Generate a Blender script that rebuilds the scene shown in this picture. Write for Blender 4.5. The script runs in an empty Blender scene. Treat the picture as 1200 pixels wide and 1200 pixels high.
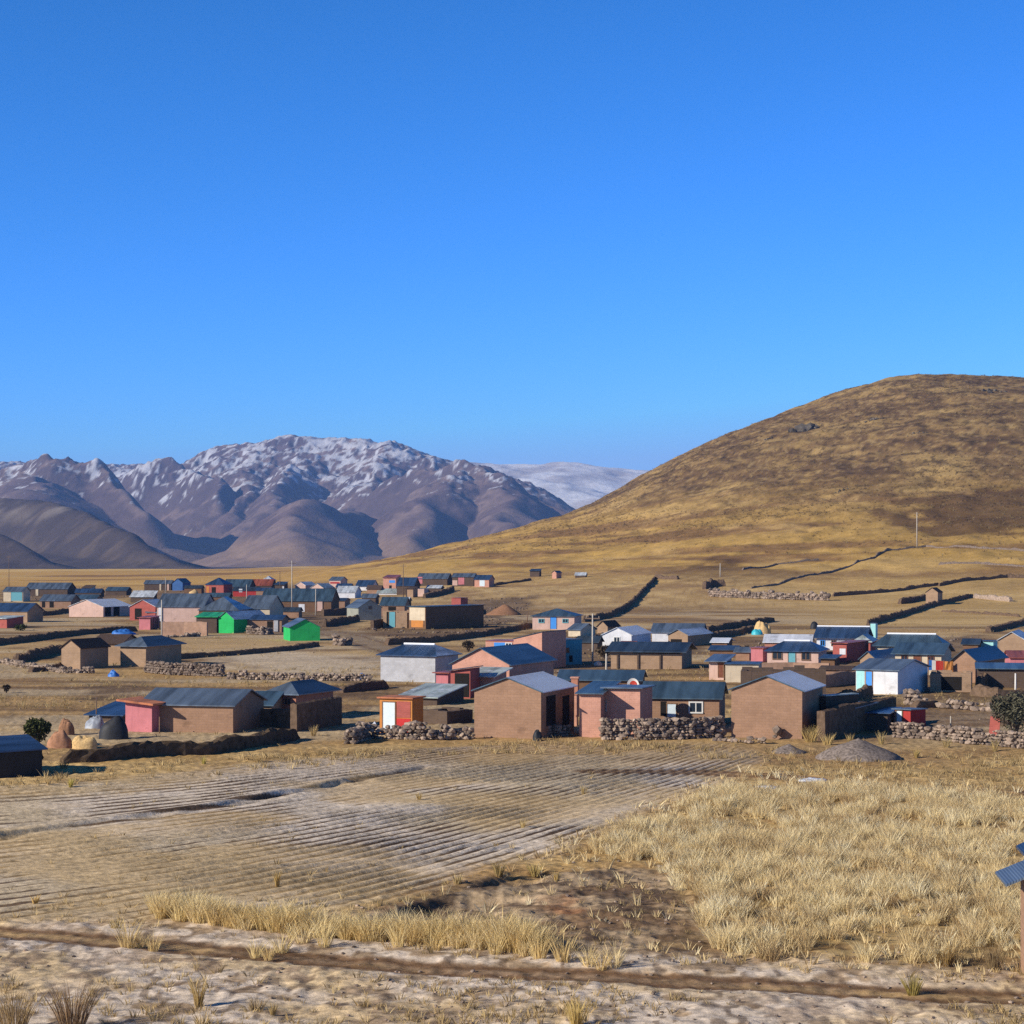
import bpy, bmesh, math, random
import numpy as np
from mathutils import Vector

SC = bpy.context.scene
COL = SC.collection
rnd = random.Random(7)
R = math.radians

# ------------------------------------------------------------------ camera
CAMZ, FPX, VH = 10.7, 2400.0, 652.0      # eye height, focal length in photo pixels, horizon row (photo is 1200 x 1200)
cd = bpy.data.cameras.new('camera'); cam = bpy.data.objects.new('camera', cd); COL.objects.link(cam)
cam.location = (0, 0, CAMZ); cam.rotation_euler = (R(90), 0, 0)
cd.sensor_width = 36; cd.lens = 36 * FPX / 1200; cd.shift_y = (VH - 600) / 1200
cd.clip_start = 0.5; cd.clip_end = 40000
SC.camera = cam

# ------------------------------------------------------------------ world, sun, exposure
SUN_EL, LX, LY = 24.0, 0.88, 0.475         # light travels to +X and away from the camera
w = bpy.data.worlds.new('World'); SC.world = w; w.use_nodes = True
nt = w.node_tree; bg = nt.nodes['Background']
sky = nt.nodes.new('ShaderNodeTexSky'); sky.sky_type = 'NISHITA'; sky.sun_disc = False
sky.sun_elevation = R(SUN_EL); sky.sun_rotation = R(241.6); sky.altitude = 3900
sky.air_density = 1.0; sky.dust_density = 0.0; sky.ozone_density = 10.0
sp = nt.nodes.new('ShaderNodeSeparateColor'); cb = nt.nodes.new('ShaderNodeCombineColor')
nt.links.new(sky.outputs[0], sp.inputs[0])
for k, (g, m, top) in enumerate(((2.0, 12.6, 0.32), (1.30, 2.6, 0.62), (1.40, 2.5, 1.12))):    # high thin air: deeper, more saturated blue
    a = nt.nodes.new('ShaderNodeMath'); a.operation = 'MULTIPLY'; a.inputs[1].default_value = 0.1
    b = nt.nodes.new('ShaderNodeMath'); b.operation = 'POWER'; b.inputs[1].default_value = g
    c = nt.nodes.new('ShaderNodeMath'); c.operation = 'MULTIPLY'; c.inputs[1].default_value = m * 10
    d = nt.nodes.new('ShaderNodeMath'); d.operation = 'MINIMUM'; d.inputs[1].default_value = top * 10
    nt.links.new(sp.outputs[k], a.inputs[0]); nt.links.new(a.outputs[0], b.inputs[0])
    nt.links.new(b.outputs[0], c.inputs[0]); nt.links.new(c.outputs[0], d.inputs[0]); nt.links.new(d.outputs[0], cb.inputs[k])
# added falloff toward the zenith, as in thin high air, to cut the fill light
tcw = nt.nodes.new('ShaderNodeTexCoord'); sw = nt.nodes.new('ShaderNodeSeparateXYZ'); nt.links.new(tcw.outputs['Generated'], sw.inputs[0])
mr = nt.nodes.new('ShaderNodeMapRange'); mr.interpolation_type = 'SMOOTHSTEP'
for k, v in ((1, 0.24), (2, 0.72), (3, 1.0), (4, 0.25)): mr.inputs[k].default_value = v
nt.links.new(sw.outputs[2], mr.inputs[0]); vm = nt.nodes.new('ShaderNodeVectorMath'); vm.operation = 'SCALE'
nt.links.new(cb.outputs[0], vm.inputs[0]); nt.links.new(mr.outputs[0], vm.inputs['Scale'])
nt.links.new(vm.outputs[0], bg.inputs[0]); bg.inputs[1].default_value = 0.1
sd = bpy.data.lights.new('sun', 'SUN'); sd.energy = 5.0; sd.angle = R(0.5); sd.color = (1.0, 0.90, 0.75)
sun = bpy.data.objects.new('sun', sd); COL.objects.link(sun)
sun.rotation_euler = Vector((LX * math.cos(R(SUN_EL)), LY * math.cos(R(SUN_EL)), -math.sin(R(SUN_EL)))).to_track_quat('-Z', 'Y').to_euler()
VS = SC.view_settings
VS.view_transform = 'Standard'; VS.look = 'None'; VS.exposure = 0.25; VS.gamma = 1.0; VS.use_curve_mapping = False
SC.render.engine = 'CYCLES'
SC.cycles.max_bounces = 5; SC.cycles.diffuse_bounces = 2; SC.cycles.glossy_bounces = 2; SC.cycles.transparent_max_bounces = 6
SC.cycles.use_denoising = False
SC.cycles.volume_bounces = 0

# ------------------------------------------------------------------ noise
def _hash(ix, iy, seed):
    h = (ix.astype(np.int64) * 374761393 + iy.astype(np.int64) * 668265263 + seed * 974634721) & 0x7fffffff
    h = ((h ^ (h >> 13)) * 1274126177) & 0x7fffffff
    h = (h ^ (h >> 16)) & 0xffffff
    return h / 16777215.0
def vnoise(x, y, seed=0):
    x = np.asarray(x, float); y = np.asarray(y, float)
    ix = np.floor(x); iy = np.floor(y); fx = x - ix; fy = y - iy
    ux = fx * fx * (3 - 2 * fx); uy = fy * fy * (3 - 2 * fy)
    a = _hash(ix, iy, seed); b = _hash(ix + 1, iy, seed); c = _hash(ix, iy + 1, seed); d = _hash(ix + 1, iy + 1, seed)
    return a + (b - a) * ux + (c - a) * uy + (a - b - c + d) * ux * uy
def fbm(x, y, seed=0, n=4, g=0.5):
    s = 0; amp = 1; tot = 0
    for k in range(n):
        s = s + amp * vnoise(x * 2 ** k + 17.3 * k, y * 2 ** k - 9.1 * k, seed + k); tot += amp; amp *= g
    return s / tot
def ridged(x, y, seed=0, n=4):
    s = 0; amp = 1; tot = 0
    for k in range(n):
        s = s + amp * (1 - np.abs(2 * vnoise(x * 2 ** k + 5.7 * k, y * 2 ** k + 3.3 * k, seed + k) - 1)); tot += amp; amp *= 0.5
    return s / tot
def sstep(a, b, x):
    t = np.clip((x - a) / (b - a), 0, 1); return t * t * (3 - 2 * t)

# ------------------------------------------------------------------ terrain
HILL_U = [-3000, 100, 250, 350, 420, 500, 600, 660, 700, 760, 800, 850, 900, 950, 1000, 1050, 1100, 1150, 1183, 1212, 1260, 1400, 1700, 4000]
HILL_V = [674, 674, 673, 669, 662, 645, 620, 604, 587, 553, 530, 508, 489, 470, 453, 444, 443, 446, 451, 457, 468, 500, 540, 600]
YR = 1100.0
HX = np.array([(u - 600) / FPX * YR for u in HILL_U]); HZ = np.array([CAMZ + (VH - v) / FPX * YR for v in HILL_V])
HZ = np.maximum(HZ, 0.0)
def seg_dist(X, Y, pts):
    """distance to a polyline and the signed side (+ left of travel)"""
    best = np.full(np.shape(X), 1e9); side = np.zeros(np.shape(X))
    for (x0, y0), (x1, y1) in zip(pts[:-1], pts[1:]):
        dx, dy = x1 - x0, y1 - y0; L2 = dx * dx + dy * dy
        t = np.clip(((X - x0) * dx + (Y - y0) * dy) / L2, 0, 1)
        d = np.hypot(X - x0 - t * dx, Y - y0 - t * dy)
        s = np.sign(dx * (Y - y0) - dy * (X - x0))
        m = d < best; best = np.where(m, d, best); side = np.where(m, s, side)
    return best, side
def flat(u, v):                              # a pixel of the flat plain, as metres
    Y = CAMZ * FPX / (v - VH); return ((u - 600) / FPX * Y, Y)
def poly(pts): return [flat(u, v) for u, v in pts]
def inside(X, Y, pg):
    r = np.zeros(np.shape(X), bool); n = len(pg)
    for i in range(n):
        x0, y0 = pg[i]; x1, y1 = pg[(i + 1) % n]
        if y0 == y1: continue
        c = ((y0 > Y) != (y1 > Y)) & (X < (x1 - x0) * (Y - y0) / (y1 - y0) + x0)
        r ^= c
    return r
def mask(X, Y, pg, soft, nz=None):           # soft-edged polygon
    d, _ = seg_dist(X, Y, pg + pg[:1])
    s = np.where(inside(X, Y, pg), d, -d)
    if nz is not None: s = s + nz
    return sstep(-soft, soft, s)
FIELD = poly([(-250, 935), (-250, 1085), (0, 1078), (200, 1068), (330, 1068), (450, 1050), (570, 1012), (700, 972), (800, 935), (850, 912), (905, 885), (850, 872), (640, 869), (420, 882), (150, 912)])
PIT = poly([(350, 1092), (440, 1066), (500, 1050), (590, 1020), (700, 1012), (830, 1020), (850, 1075), (840, 1118), (640, 1118), (480, 1100)])
TUSS = poly([(655, 1010), (720, 975), (790, 948), (850, 925), (940, 922), (1060, 930), (1300, 945), (1320, 1140), (1180, 1132), (1020, 1130), (900, 1125), (838, 1112), (806, 1060), (770, 1012)])
BANK = poly([(392, 1080), (440, 1066), (505, 1049), (590, 1018)])
DITCH = poly([(-120, 993), (0, 975), (120, 960), (230, 945), (335, 927), (400, 915)])
DITCH2 = poly([(415, 913), (455, 907), (498, 900)])
TRACK = poly([(-200, 1076), (0, 1090), (120, 1100), (300, 1115), (500, 1132), (700, 1143), (900, 1152), (1100, 1163), (1350, 1172)])
TRACK2 = poly([(700, 905), (820, 906), (900, 910), (1000, 921), (1100, 927), (1350, 934)])
ROADM = poly([(330, 742), (380, 741), (410, 746), (440, 757), (480, 768), (560, 779), (640, 783)])
ROADR = poly([(960, 852), (1080, 843), (1200, 837), (1350, 836)])
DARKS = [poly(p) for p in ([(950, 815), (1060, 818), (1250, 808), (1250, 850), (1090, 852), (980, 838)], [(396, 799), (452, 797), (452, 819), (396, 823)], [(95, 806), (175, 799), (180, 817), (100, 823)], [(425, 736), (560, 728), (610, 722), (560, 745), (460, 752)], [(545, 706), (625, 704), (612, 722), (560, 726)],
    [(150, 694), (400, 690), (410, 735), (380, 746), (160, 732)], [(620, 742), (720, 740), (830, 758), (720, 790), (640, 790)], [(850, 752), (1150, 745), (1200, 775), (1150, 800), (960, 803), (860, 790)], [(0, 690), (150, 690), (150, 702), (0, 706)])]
def rise_sag(X, Y):
    return 9.0 * (1 - sstep(0, 38, Y))
def hill(X, Y):
    zr = np.interp(X, HX, HZ)
    y0 = np.interp(X, [-250, -60, 60, 160, 300], [520, 450, 425, 425, 440])
    s = (Y - y0) / (YR - y0); s1 = np.clip(s, 0, 1)
    S = 0.35 * s1 + 0.65 * s1 * s1 * (3 - 2 * s1)
    back = np.interp(Y, [YR, YR + 120, YR + 500, YR + 1100, 4000], [1, 1, 0.75, 0.25, 0])
    und = (fbm(X / 90, Y / 120, 31, 4) - 0.5) * np.clip(zr * S, 0, 60) * 0.16 + (fbm(X / 18, Y / 22, 35, 3) - 0.5) * np.clip(zr * S / 8, 0, 1) * 2.2 + (vnoise(X / 5.5, Y / 6.5, 38) - 0.5) * np.clip(zr * S / 14, 0, 1) * 1.3
    h2 = 150 * np.exp(-((X - 440) / 230) ** 2 - ((Y - 1500) / 170) ** 2)
    return np.maximum(zr * S * back, h2) + und
def far_drop(X, Y):
    ye = 1750 + 900 * sstep(-300, -60, X) + 5000 * sstep(-60, 100, X)
    return -16.0 * sstep(0, 900, Y - ye)
def base_z(X, Y):
    z = rise_sag(X, Y) + hill(X, Y) + far_drop(X, Y)
    z = z + (fbm(X / 22, Y / 22, 3, 3) - 0.5) * 0.30 * sstep(45, 60, Y)
    z = z + (fbm(X / 260, Y / 260, 61, 2) - 0.5) * 2.4 * sstep(600, 900, Y)
    d, s = seg_dist(X, Y, BANK); on = np.where(s < 0, sstep(0.0, 0.5, d) * (1 - sstep(1.0, 4.0, d)), 0) * mask(X, Y, PIT, 0.8)
    z = z - 0.30 * on * sstep(0.36, 0.56, vnoise(X / 2.2 + 3.1, Y / 2.2, 71))
    d, s = seg_dist(X, Y, DITCH); z = z - 0.20 * (0.2 + 0.9 * vnoise(X / 1.6, Y / 1.6, 73)) * np.where(s < 0, sstep(0, 0.3, d) * (1 - sstep(0.5, 2.0, d)), 0) + 0.08 * np.exp(-(d / 0.5) ** 2)
    d, s = seg_dist(X, Y, DITCH2); z = z - 0.16 * np.exp(-(d / 0.3) ** 2)
    d, s = seg_dist(X, Y, TRACK); z = z - 0.10 * np.exp(-(d / 1.0) ** 4)
    return z
def furrow_phase(X, Y):
    a = 0.87 * X + 0.031 * (X + 17) ** 2
    return (Y - a + (fbm(X / 9, Y / 9, 41, 2) - 0.5) * 0.55) / 1.38
def furrow_mask(X, Y):
    return mask(X, Y, FIELD, 1.2, (fbm(X / 5, Y / 5, 44, 3) - 0.5) * 3.0)
def detail_z(X, Y):
    fm = furrow_mask(X, Y)
    z = 0.055 * fm * np.cos(2 * math.pi * furrow_phase(X, Y)) * np.clip(2.6 * fbm(X / 5, Y / 5, 47, 3) - 0.75, 0.0, 1.15)
    near = 1 - sstep(130, 260, Y)
    z = z + mask(X, Y, PIT, 0.8) * (ridged(X / 0.6, Y / 0.6, 57, 3) - 0.6) * 0.14
    near = near * (1 - 0.75 * fm)
    z = z + near * (vnoise(X / 0.26, Y / 0.34, 53) - 0.5) * 0.055
    return z + near * ((fbm(X / 0.9, Y / 0.9, 51, 3) - 0.5) * 0.10 + (fbm(X / 3.2, Y / 3.2, 55, 2) - 0.5) * 0.10)
def gz(x, y): return float(base_z(np.array([float(x)]), np.array([float(y)]))[0])
_MY = np.geomspace(44, 4200, 2600)
def at(u, v):
    """the point of the terrain seen at a photo pixel"""
    t = (u - 600) / FPX
    zt = base_z(t * _MY, _MY); zr_ = CAMZ + (VH - v) / FPX * _MY
    i = int(np.argmax(zr_ <= zt))
    if i == 0: i = 1 if zr_[0] <= zt[0] else len(_MY) - 1
    a = zr_[i - 1] - zt[i - 1]; b = zr_[i] - zt[i]; k = a / (a - b) if a != b else 0
    Y = _MY[i - 1] + (_MY[i] - _MY[i - 1]) * min(max(k, 0), 1)
    return Vector((t * Y, Y, gz(t * Y, Y)))

# ------------------------------------------------------------------ materials
MATS = {}
def new_mat(name):
    m = bpy.data.materials.new(name); m.use_nodes = True
    n = m.node_tree.nodes; b = n['Principled BSDF']
    b.inputs['Specular IOR Level'].default_value = 0.12; b.inputs['Roughness'].default_value = 0.9
    return m, m.node_tree, b
def N(t, kind, **kw):
    n = t.nodes.new(kind)
    for k, v in kw.items():
        if k.startswith('i_'): n.inputs[k[2:].replace('_', ' ')].default_value = v
        else: setattr(n, k, v)
    return n
def mixc(t, fac, a, b, blend='MIX'):
    m = N(t, 'ShaderNodeMix', data_type='RGBA', blend_type=blend)
    for sock, val in ((m.inputs[0], fac), (m.inputs[6], a), (m.inputs[7], b)):
        if hasattr(val, 'is_linked'): t.links.new(val, sock)
        elif isinstance(val, (int, float)): sock.default_value = val
        else: sock.default_value = (*val, 1)
    return m.outputs[2]
def ramp(t, src, p0, p1):
    r = N(t, 'ShaderNodeMapRange'); r.inputs[1].default_value = p0; r.inputs[2].default_value = p1
    t.links.new(src, r.inputs[0]); return r.outputs[0]
def noise(t, vec, scale, detail=4, rough=0.6):
    n = N(t, 'ShaderNodeTexNoise'); n.inputs['Scale'].default_value = scale; n.inputs['Detail'].default_value = detail; n.inputs['Roughness'].default_value = rough
    if vec is not None: t.links.new(vec, n.inputs['Vector'])
    return n.outputs['Fac']
def bump(t, b, h, strength=0.3, dist=0.05):
    n = N(t, 'ShaderNodeBump'); n.inputs['Strength'].default_value = strength; n.inputs['Distance'].default_value = dist
    t.links.new(h, n.inputs['Height']); t.links.new(n.outputs[0], b.inputs['Normal'])
def wall_vec(t):
    tc = N(t, 'ShaderNodeTexCoord'); s = N(t, 'ShaderNodeSeparateXYZ'); t.links.new(tc.outputs['Object'], s.inputs[0])
    a = N(t, 'ShaderNodeMath', operation='ADD'); t.links.new(s.outputs[0], a.inputs[0]); t.links.new(s.outputs[1], a.inputs[1])
    c = N(t, 'ShaderNodeCombineXYZ'); t.links.new(a.outputs[0], c.inputs[0]); t.links.new(s.outputs[2], c.inputs[1])
    return tc.outputs['Object'], c.outputs[0]
def scale_c(c, k): return tuple(min(1, x * k) for x in c)
def wall_mat(name, col, kind='plaster'):
    if name in MATS: return MATS[name]
    m, t, b = new_mat(name); ob, wv = wall_vec(t)
    n1 = noise(t, ob, 1.1, 5); n2 = noise(t, ob, 9, 4)
    c = mixc(t, ramp(t, n1, 0.3, 0.7), scale_c(col, 0.78), scale_c(col, 1.12))
    c = mixc(t, ramp(t, n2, 0.45, 0.75), c, scale_c(col, 0.82)); c = mixc(t, ramp(t, noise(t, ob, 0.55, 6, 0.75), 0.56, 0.70), c, scale_c(col, 0.66))
    if kind in ('adobe', 'brick', 'block'):
        br = N(t, 'ShaderNodeTexBrick'); t.links.new(wv, br.inputs['Vector'])
        wd, hh, ms, mc = {'adobe': (0.42, 0.16, 0.018, 0.87), 'brick': (0.26, 0.12, 0.012, 1.08), 'block': (0.4, 0.2, 0.01, 0.94)}[kind]
        br.inputs['Scale'].default_value = 1; br.inputs['Brick Width'].default_value = wd; br.inputs['Row Height'].default_value = hh
        br.inputs['Mortar Size'].default_value = ms; br.inputs['Mortar Smooth'].default_value = 0.4
        br.inputs['Color1'].default_value = (1, 1, 1, 1); br.inputs['Color2'].default_value = (0.88, 0.87, 0.86, 1); br.inputs['Mortar'].default_value = (mc, mc, mc, 1)
        c = mixc(t, 1.0, c, br.outputs['Color'], 'MULTIPLY')
        h = N(t, 'ShaderNodeMath', operation='SUBTRACT'); t.links.new(n2, h.inputs[0]); t.links.new(br.outputs['Fac'], h.inputs[1])
        bump(t, b, h.outputs[0], 0.3, 0.02)
    else:
        sx = N(t, 'ShaderNodeMapping'); sx.inputs['Scale'].default_value = (2.2, 2.2, 0.25); t.links.new(ob, sx.inputs[0])
        st = noise(t, sx.outputs[0], 1.6, 4)
        c = mixc(t, ramp(t, st, 0.55, 0.85), c, scale_c(col, 0.7))
        bump(t, b, n2, 0.25, 0.02)
    t.links.new(c, b.inputs['Base Color']); MATS[name] = m; return m
def tin_mat(name, col, metal=0.35, rough=0.42, frost=0.0, rust=0.25):
    if name in MATS: return MATS[name]
    m, t, b = new_mat(name); tc = N(t, 'ShaderNodeTexCoord'); ob = tc.outputs['Object']
    wv = N(t, 'ShaderNodeTexWave'); wv.bands_direction = 'X'; wv.inputs['Scale'].default_value = 4.5; t.links.new(ob, wv.inputs[0])
    sx = N(t, 'ShaderNodeMapping'); sx.inputs['Scale'].default_value = (1.15, 0.12, 0.4); t.links.new(ob, sx.inputs[0])
    sh = noise(t, sx.outputs[0], 1.0, 2); n1 = noise(t, ob, 2.4, 5)
    c = mixc(t, ramp(t, sh, 0.35, 0.65), scale_c(col, 0.60), scale_c(col, 1.40))
    c = mixc(t, 0.18, c, wv.outputs['Color'], 'OVERLAY')
    c = mixc(t, ramp(t, n1, 0.60, 0.82), c, mixc(t, rust, col, (0.16, 0.085, 0.05)))
    if frost:
        n3 = noise(t, ob, 1.5, 6, 0.7); f = ramp(t, n3, 0.62 - frost * 0.5, 0.78 - frost * 0.3); c = mixc(t, f, c, (0.72, 0.76, 0.84))
    t.links.new(c, b.inputs['Base Color']); b.inputs['Metallic'].default_value = metal
    b.inputs['Roughness'].default_value = rough; b.inputs['Specular IOR Level'].default_value = 0.5
    bump(t, b, wv.outputs['Fac'], 0.35, 0.03); MATS[name] = m; return m
def plain_mat(name, col, rough=0.8, var=0.25, scale=6, spec=0.2):
    if name in MATS: return MATS[name]
    m, t, b = new_mat(name); tc = N(t, 'ShaderNodeTexCoord'); n = noise(t, tc.outputs['Object'], scale, 5)
    t.links.new(mixc(t, ramp(t, n, 0.3, 0.7), scale_c(col, 1 - var), scale_c(col, 1 + var)), b.inputs['Base Color'])
    b.inputs['Roughness'].default_value = rough; b.inputs['Specular IOR Level'].default_value = spec
    bump(t, b, n, 0.2, 0.03); MATS[name] = m; return m
def vcol_mat(name, bumps=((1.2, 0.25, 0.15),), var=0.25, vscale=3.0, transl=0.0, mid=None):
    if name in MATS: return MATS[name]
    m, t, b = new_mat(name); at_ = N(t, 'ShaderNodeAttribute', attribute_name='Col'); tc = N(t, 'ShaderNodeTexCoord')
    n = noise(t, tc.outputs['Object'], vscale, 6, 0.65)
    lo = N(t, 'ShaderNodeMapRange'); lo.inputs[1].default_value = 0.25; lo.inputs[2].default_value = 0.75; lo.inputs[3].default_value = 1 - var; lo.inputs[4].default_value = 1 + var
    t.links.new(n, lo.inputs[0]); cc = N(t, 'ShaderNodeVectorMath', operation='SCALE')
    t.links.new(at_.outputs['Color'], cc.inputs[0]); t.links.new(lo.outputs[0], cc.inputs['Scale'])
    if mid:
        l2 = N(t, 'ShaderNodeMapRange'); l2.inputs[1].default_value = 0.28; l2.inputs[2].default_value = 0.72; l2.inputs[3].default_value = 1 - mid[1]; l2.inputs[4].default_value = 1 + mid[1]
        t.links.new(noise(t, tc.outputs['Object'], mid[0], 7, 0.85), l2.inputs[0]); c2 = N(t, 'ShaderNodeVectorMath', operation='SCALE'); t.links.new(cc.outputs[0], c2.inputs[0]); t.links.new(l2.outputs[0], c2.inputs['Scale']); cc = c2
    t.links.new(cc.outputs[0], b.inputs['Base Color']); b.inputs['Specular IOR Level'].default_value = 0.05
    if bumps:
        s, st, ds = bumps[0]; bump(t, b, noise(t, tc.outputs['Object'], s, 6, 0.7), st, ds)
    if transl:
        tr = N(t, 'ShaderNodeBsdfTranslucent'); t.links.new(cc.outputs[0], tr.inputs[0]); mx = N(t, 'ShaderNodeMixShader'); mx.inputs[0].default_value = transl
        t.links.new(b.outputs[0], mx.inputs[1]); t.links.new(tr.outputs[0], mx.inputs[2]); t.links.new(mx.outputs[0], t.nodes['Material Output'].inputs[0])
    MATS[name] = m; return m

W = {  # walls
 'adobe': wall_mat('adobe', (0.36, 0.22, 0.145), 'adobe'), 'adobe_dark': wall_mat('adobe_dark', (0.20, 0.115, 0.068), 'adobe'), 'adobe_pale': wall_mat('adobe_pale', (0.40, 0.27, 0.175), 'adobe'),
 'brick': wall_mat('brick', (0.47, 0.215, 0.145), 'brick'), 'brick_pink': wall_mat('brick_pink', (0.58, 0.31, 0.23), 'brick'), 'brick_red': wall_mat('brick_red', (0.42, 0.12, 0.10), 'brick'),
 'pink': wall_mat('pink_plaster', (0.62, 0.43, 0.36)), 'rose': wall_mat('rose_plaster', (0.55, 0.20, 0.22)), 'cream': wall_mat('cream_plaster', (0.62, 0.52, 0.38)), 'white': wall_mat('white_plaster', (0.70, 0.71, 0.74)),
 'grey': wall_mat('grey_render', (0.46, 0.47, 0.50), 'block'), 'greygreen': wall_mat('grey_green_render', (0.30, 0.31, 0.27)), 'green': wall_mat('green_paint', (0.03, 0.44, 0.12)), 'teal': wall_mat('teal_paint', (0.08, 0.32, 0.42)),
 'blue': wall_mat('blue_paint', (0.06, 0.14, 0.34)), 'red': wall_mat('red_paint', (0.42, 0.05, 0.045)), 'orange': wall_mat('orange_paint', (0.55, 0.23, 0.065)), 'cyan': wall_mat('cyan_paint', (0.38, 0.72, 0.72)),
 'thatch': plain_mat('weathered_thatch', (0.075, 0.05, 0.04), 1.0, 0.4, 7), 'shade_black': wall_mat('shade_black_wall', (0.045, 0.042, 0.040)), 'dark': wall_mat('dark_earth', (0.12, 0.085, 0.065), 'adobe'),
}
T = {  # roofs
 'teal': tin_mat('tin_teal', (0.065, 0.115, 0.165)), 'blue': tin_mat('tin_blue', (0.035, 0.075, 0.16), rust=0.1), 'dark': tin_mat('tin_dark', (0.04, 0.06, 0.085)), 'grey': tin_mat('tin_grey', (0.12, 0.16, 0.215)),
 'light': tin_mat('tin_light', (0.46, 0.50, 0.54), 0.2, 0.5, frost=0.25, rust=0.1), 'frost': tin_mat('tin_frosted', (0.60, 0.66, 0.74), 0.10, 0.6, frost=0.75, rust=0.0), 'red': tin_mat('tin_red', (0.36, 0.10, 0.06)),
 'green': tin_mat('tin_green', (0.03, 0.42, 0.12)), 'pale': tin_mat('tin_pale', (0.36, 0.42, 0.40), 0.3, 0.5, frost=0.25), 'orange': tin_mat('slab_orange', (0.42, 0.15, 0.07), 0.0, 0.9), 'thatch': W['thatch'], 'white': tin_mat('tin_white', (0.62, 0.64, 0.68), 0.1, 0.6, frost=0.5, rust=0.0),
}
P = {
 'glass': plain_mat('window_glass', (0.02, 0.03, 0.045), 0.15, 0.1, 3, 0.6), 'frame': plain_mat('white_frame', (0.68, 0.68, 0.66), 0.6, 0.05), 'frost': plain_mat('frost_snow', (0.84, 0.86, 0.90), 0.8, 0.05, 8),
 'wood': plain_mat('weathered_wood', (0.20, 0.12, 0.075), 0.9, 0.3), 'darkopen': plain_mat('dark_opening', (0.015, 0.013, 0.012), 0.95, 0.2), 'dblue': plain_mat('blue_door_paint', (0.06, 0.27, 0.72), 0.6, 0.08),
 'dteal': plain_mat('teal_door_paint', (0.13, 0.36, 0.42), 0.6, 0.12), 'dwhite': plain_mat('pale_blue_door_paint', (0.60, 0.70, 0.76), 0.6, 0.08), 'dred': plain_mat('red_door_paint', (0.48, 0.03, 0.03), 0.7, 0.12), 'dbrown': plain_mat('brown_door', (0.17, 0.065, 0.04), 0.8, 0.2),
 'pole': plain_mat('pole_concrete', (0.46, 0.42, 0.36), 0.9, 0.15), 'polewood': plain_mat('pole_wood', (0.16, 0.11, 0.08), 0.9, 0.2), 'tarpblue': plain_mat('blue_tarp', (0.035, 0.16, 0.50), 0.5, 0.2, 4, 0.4), 'tarpturq': plain_mat('turquoise_tarp', (0.04, 0.42, 0.52), 0.5, 0.2, 4, 0.4),
 'tarpblack': plain_mat('black_tarp', (0.018, 0.02, 0.026), 0.6, 0.3, 4, 0.3), 'tarpgrey': plain_mat('grey_sheet', (0.28, 0.31, 0.36), 0.5, 0.3, 2, 0.4), 'plastic': plain_mat('pale_plastic', (0.50, 0.54, 0.64), 0.4, 0.3, 3, 0.5),
 'straw': plain_mat('straw', (0.58, 0.40, 0.19), 1.0, 0.35, 9, 0.05), 'soil': plain_mat('brown_soil', (0.27, 0.145, 0.085), 1.0, 0.3, 5, 0.05), 'soilred': plain_mat('reddish_soil', (0.36, 0.19, 0.115), 1.0, 0.3, 4, 0.05), 'gravel': plain_mat('grey_gravel', (0.20, 0.165, 0.145), 1.0, 0.6, 7, 0.05),
 'stone': plain_mat('field_stone', (0.33, 0.255, 0.20), 0.95, 0.45, 3.0, 0.1), 'stonedark': plain_mat('dark_stone', (0.20, 0.155, 0.125), 0.95, 0.45, 3.0, 0.1), 'adobewall': plain_mat('adobe_plaster', (0.37, 0.235, 0.165), 1.0, 0.2, 2.0, 0.05), 'shadebank': plain_mat('shade_dark_bank', (0.10, 0.07, 0.045), 1.0, 0.5, 3.0, 0.05), 'earthwall': plain_mat('earth_wall', (0.14, 0.095, 0.065), 1.0, 0.4, 3.0, 0.05),
 'dishwhite': plain_mat('dish_white', (0.70, 0.68, 0.64), 0.5, 0.1), 'dishred': plain_mat('dish_red', (0.50, 0.06, 0.04), 0.5, 0.1), 'bark': plain_mat('bark', (0.09, 0.065, 0.05), 1.0, 0.3), 'rock': plain_mat('hill_rock', (0.125, 0.108, 0.088), 1.0, 0.4, 0.35, 0.05), 'rockdark': plain_mat('hill_rock_dark', (0.07, 0.06, 0.05), 1.0, 0.4, 0.35, 0.05),
}
def leaf_mat(name, col):
    m, t, b = new_mat(name); oi = N(t, 'ShaderNodeTexCoord'); n = noise(t, oi.outputs['Object'], 5, 3)
    c = mixc(t, ramp(t, n, 0.3, 0.7), scale_c(col, 0.5), scale_c(col, 1.5)); t.links.new(c, b.inputs['Base Color']); return m
LEAF = {'green': leaf_mat('leaf_olive', (0.055, 0.062, 0.022)), 'greyg': leaf_mat('leaf_grey_green', (0.10, 0.095, 0.062)), 'dry': leaf_mat('leaf_dry', (0.085, 0.062, 0.04))}
MG = vcol_mat('ground_cover', ((5.0, 0.35, 0.12),), 0.55, 3.5, 0.0, (0.30, 0.32)); MM = vcol_mat('mountain_rock', ((0.03, 0.35, 14.0),), 0.22, 0.03); MT = vcol_mat('dry_grass', (), 0.12, 4.0, 0.30)

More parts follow.
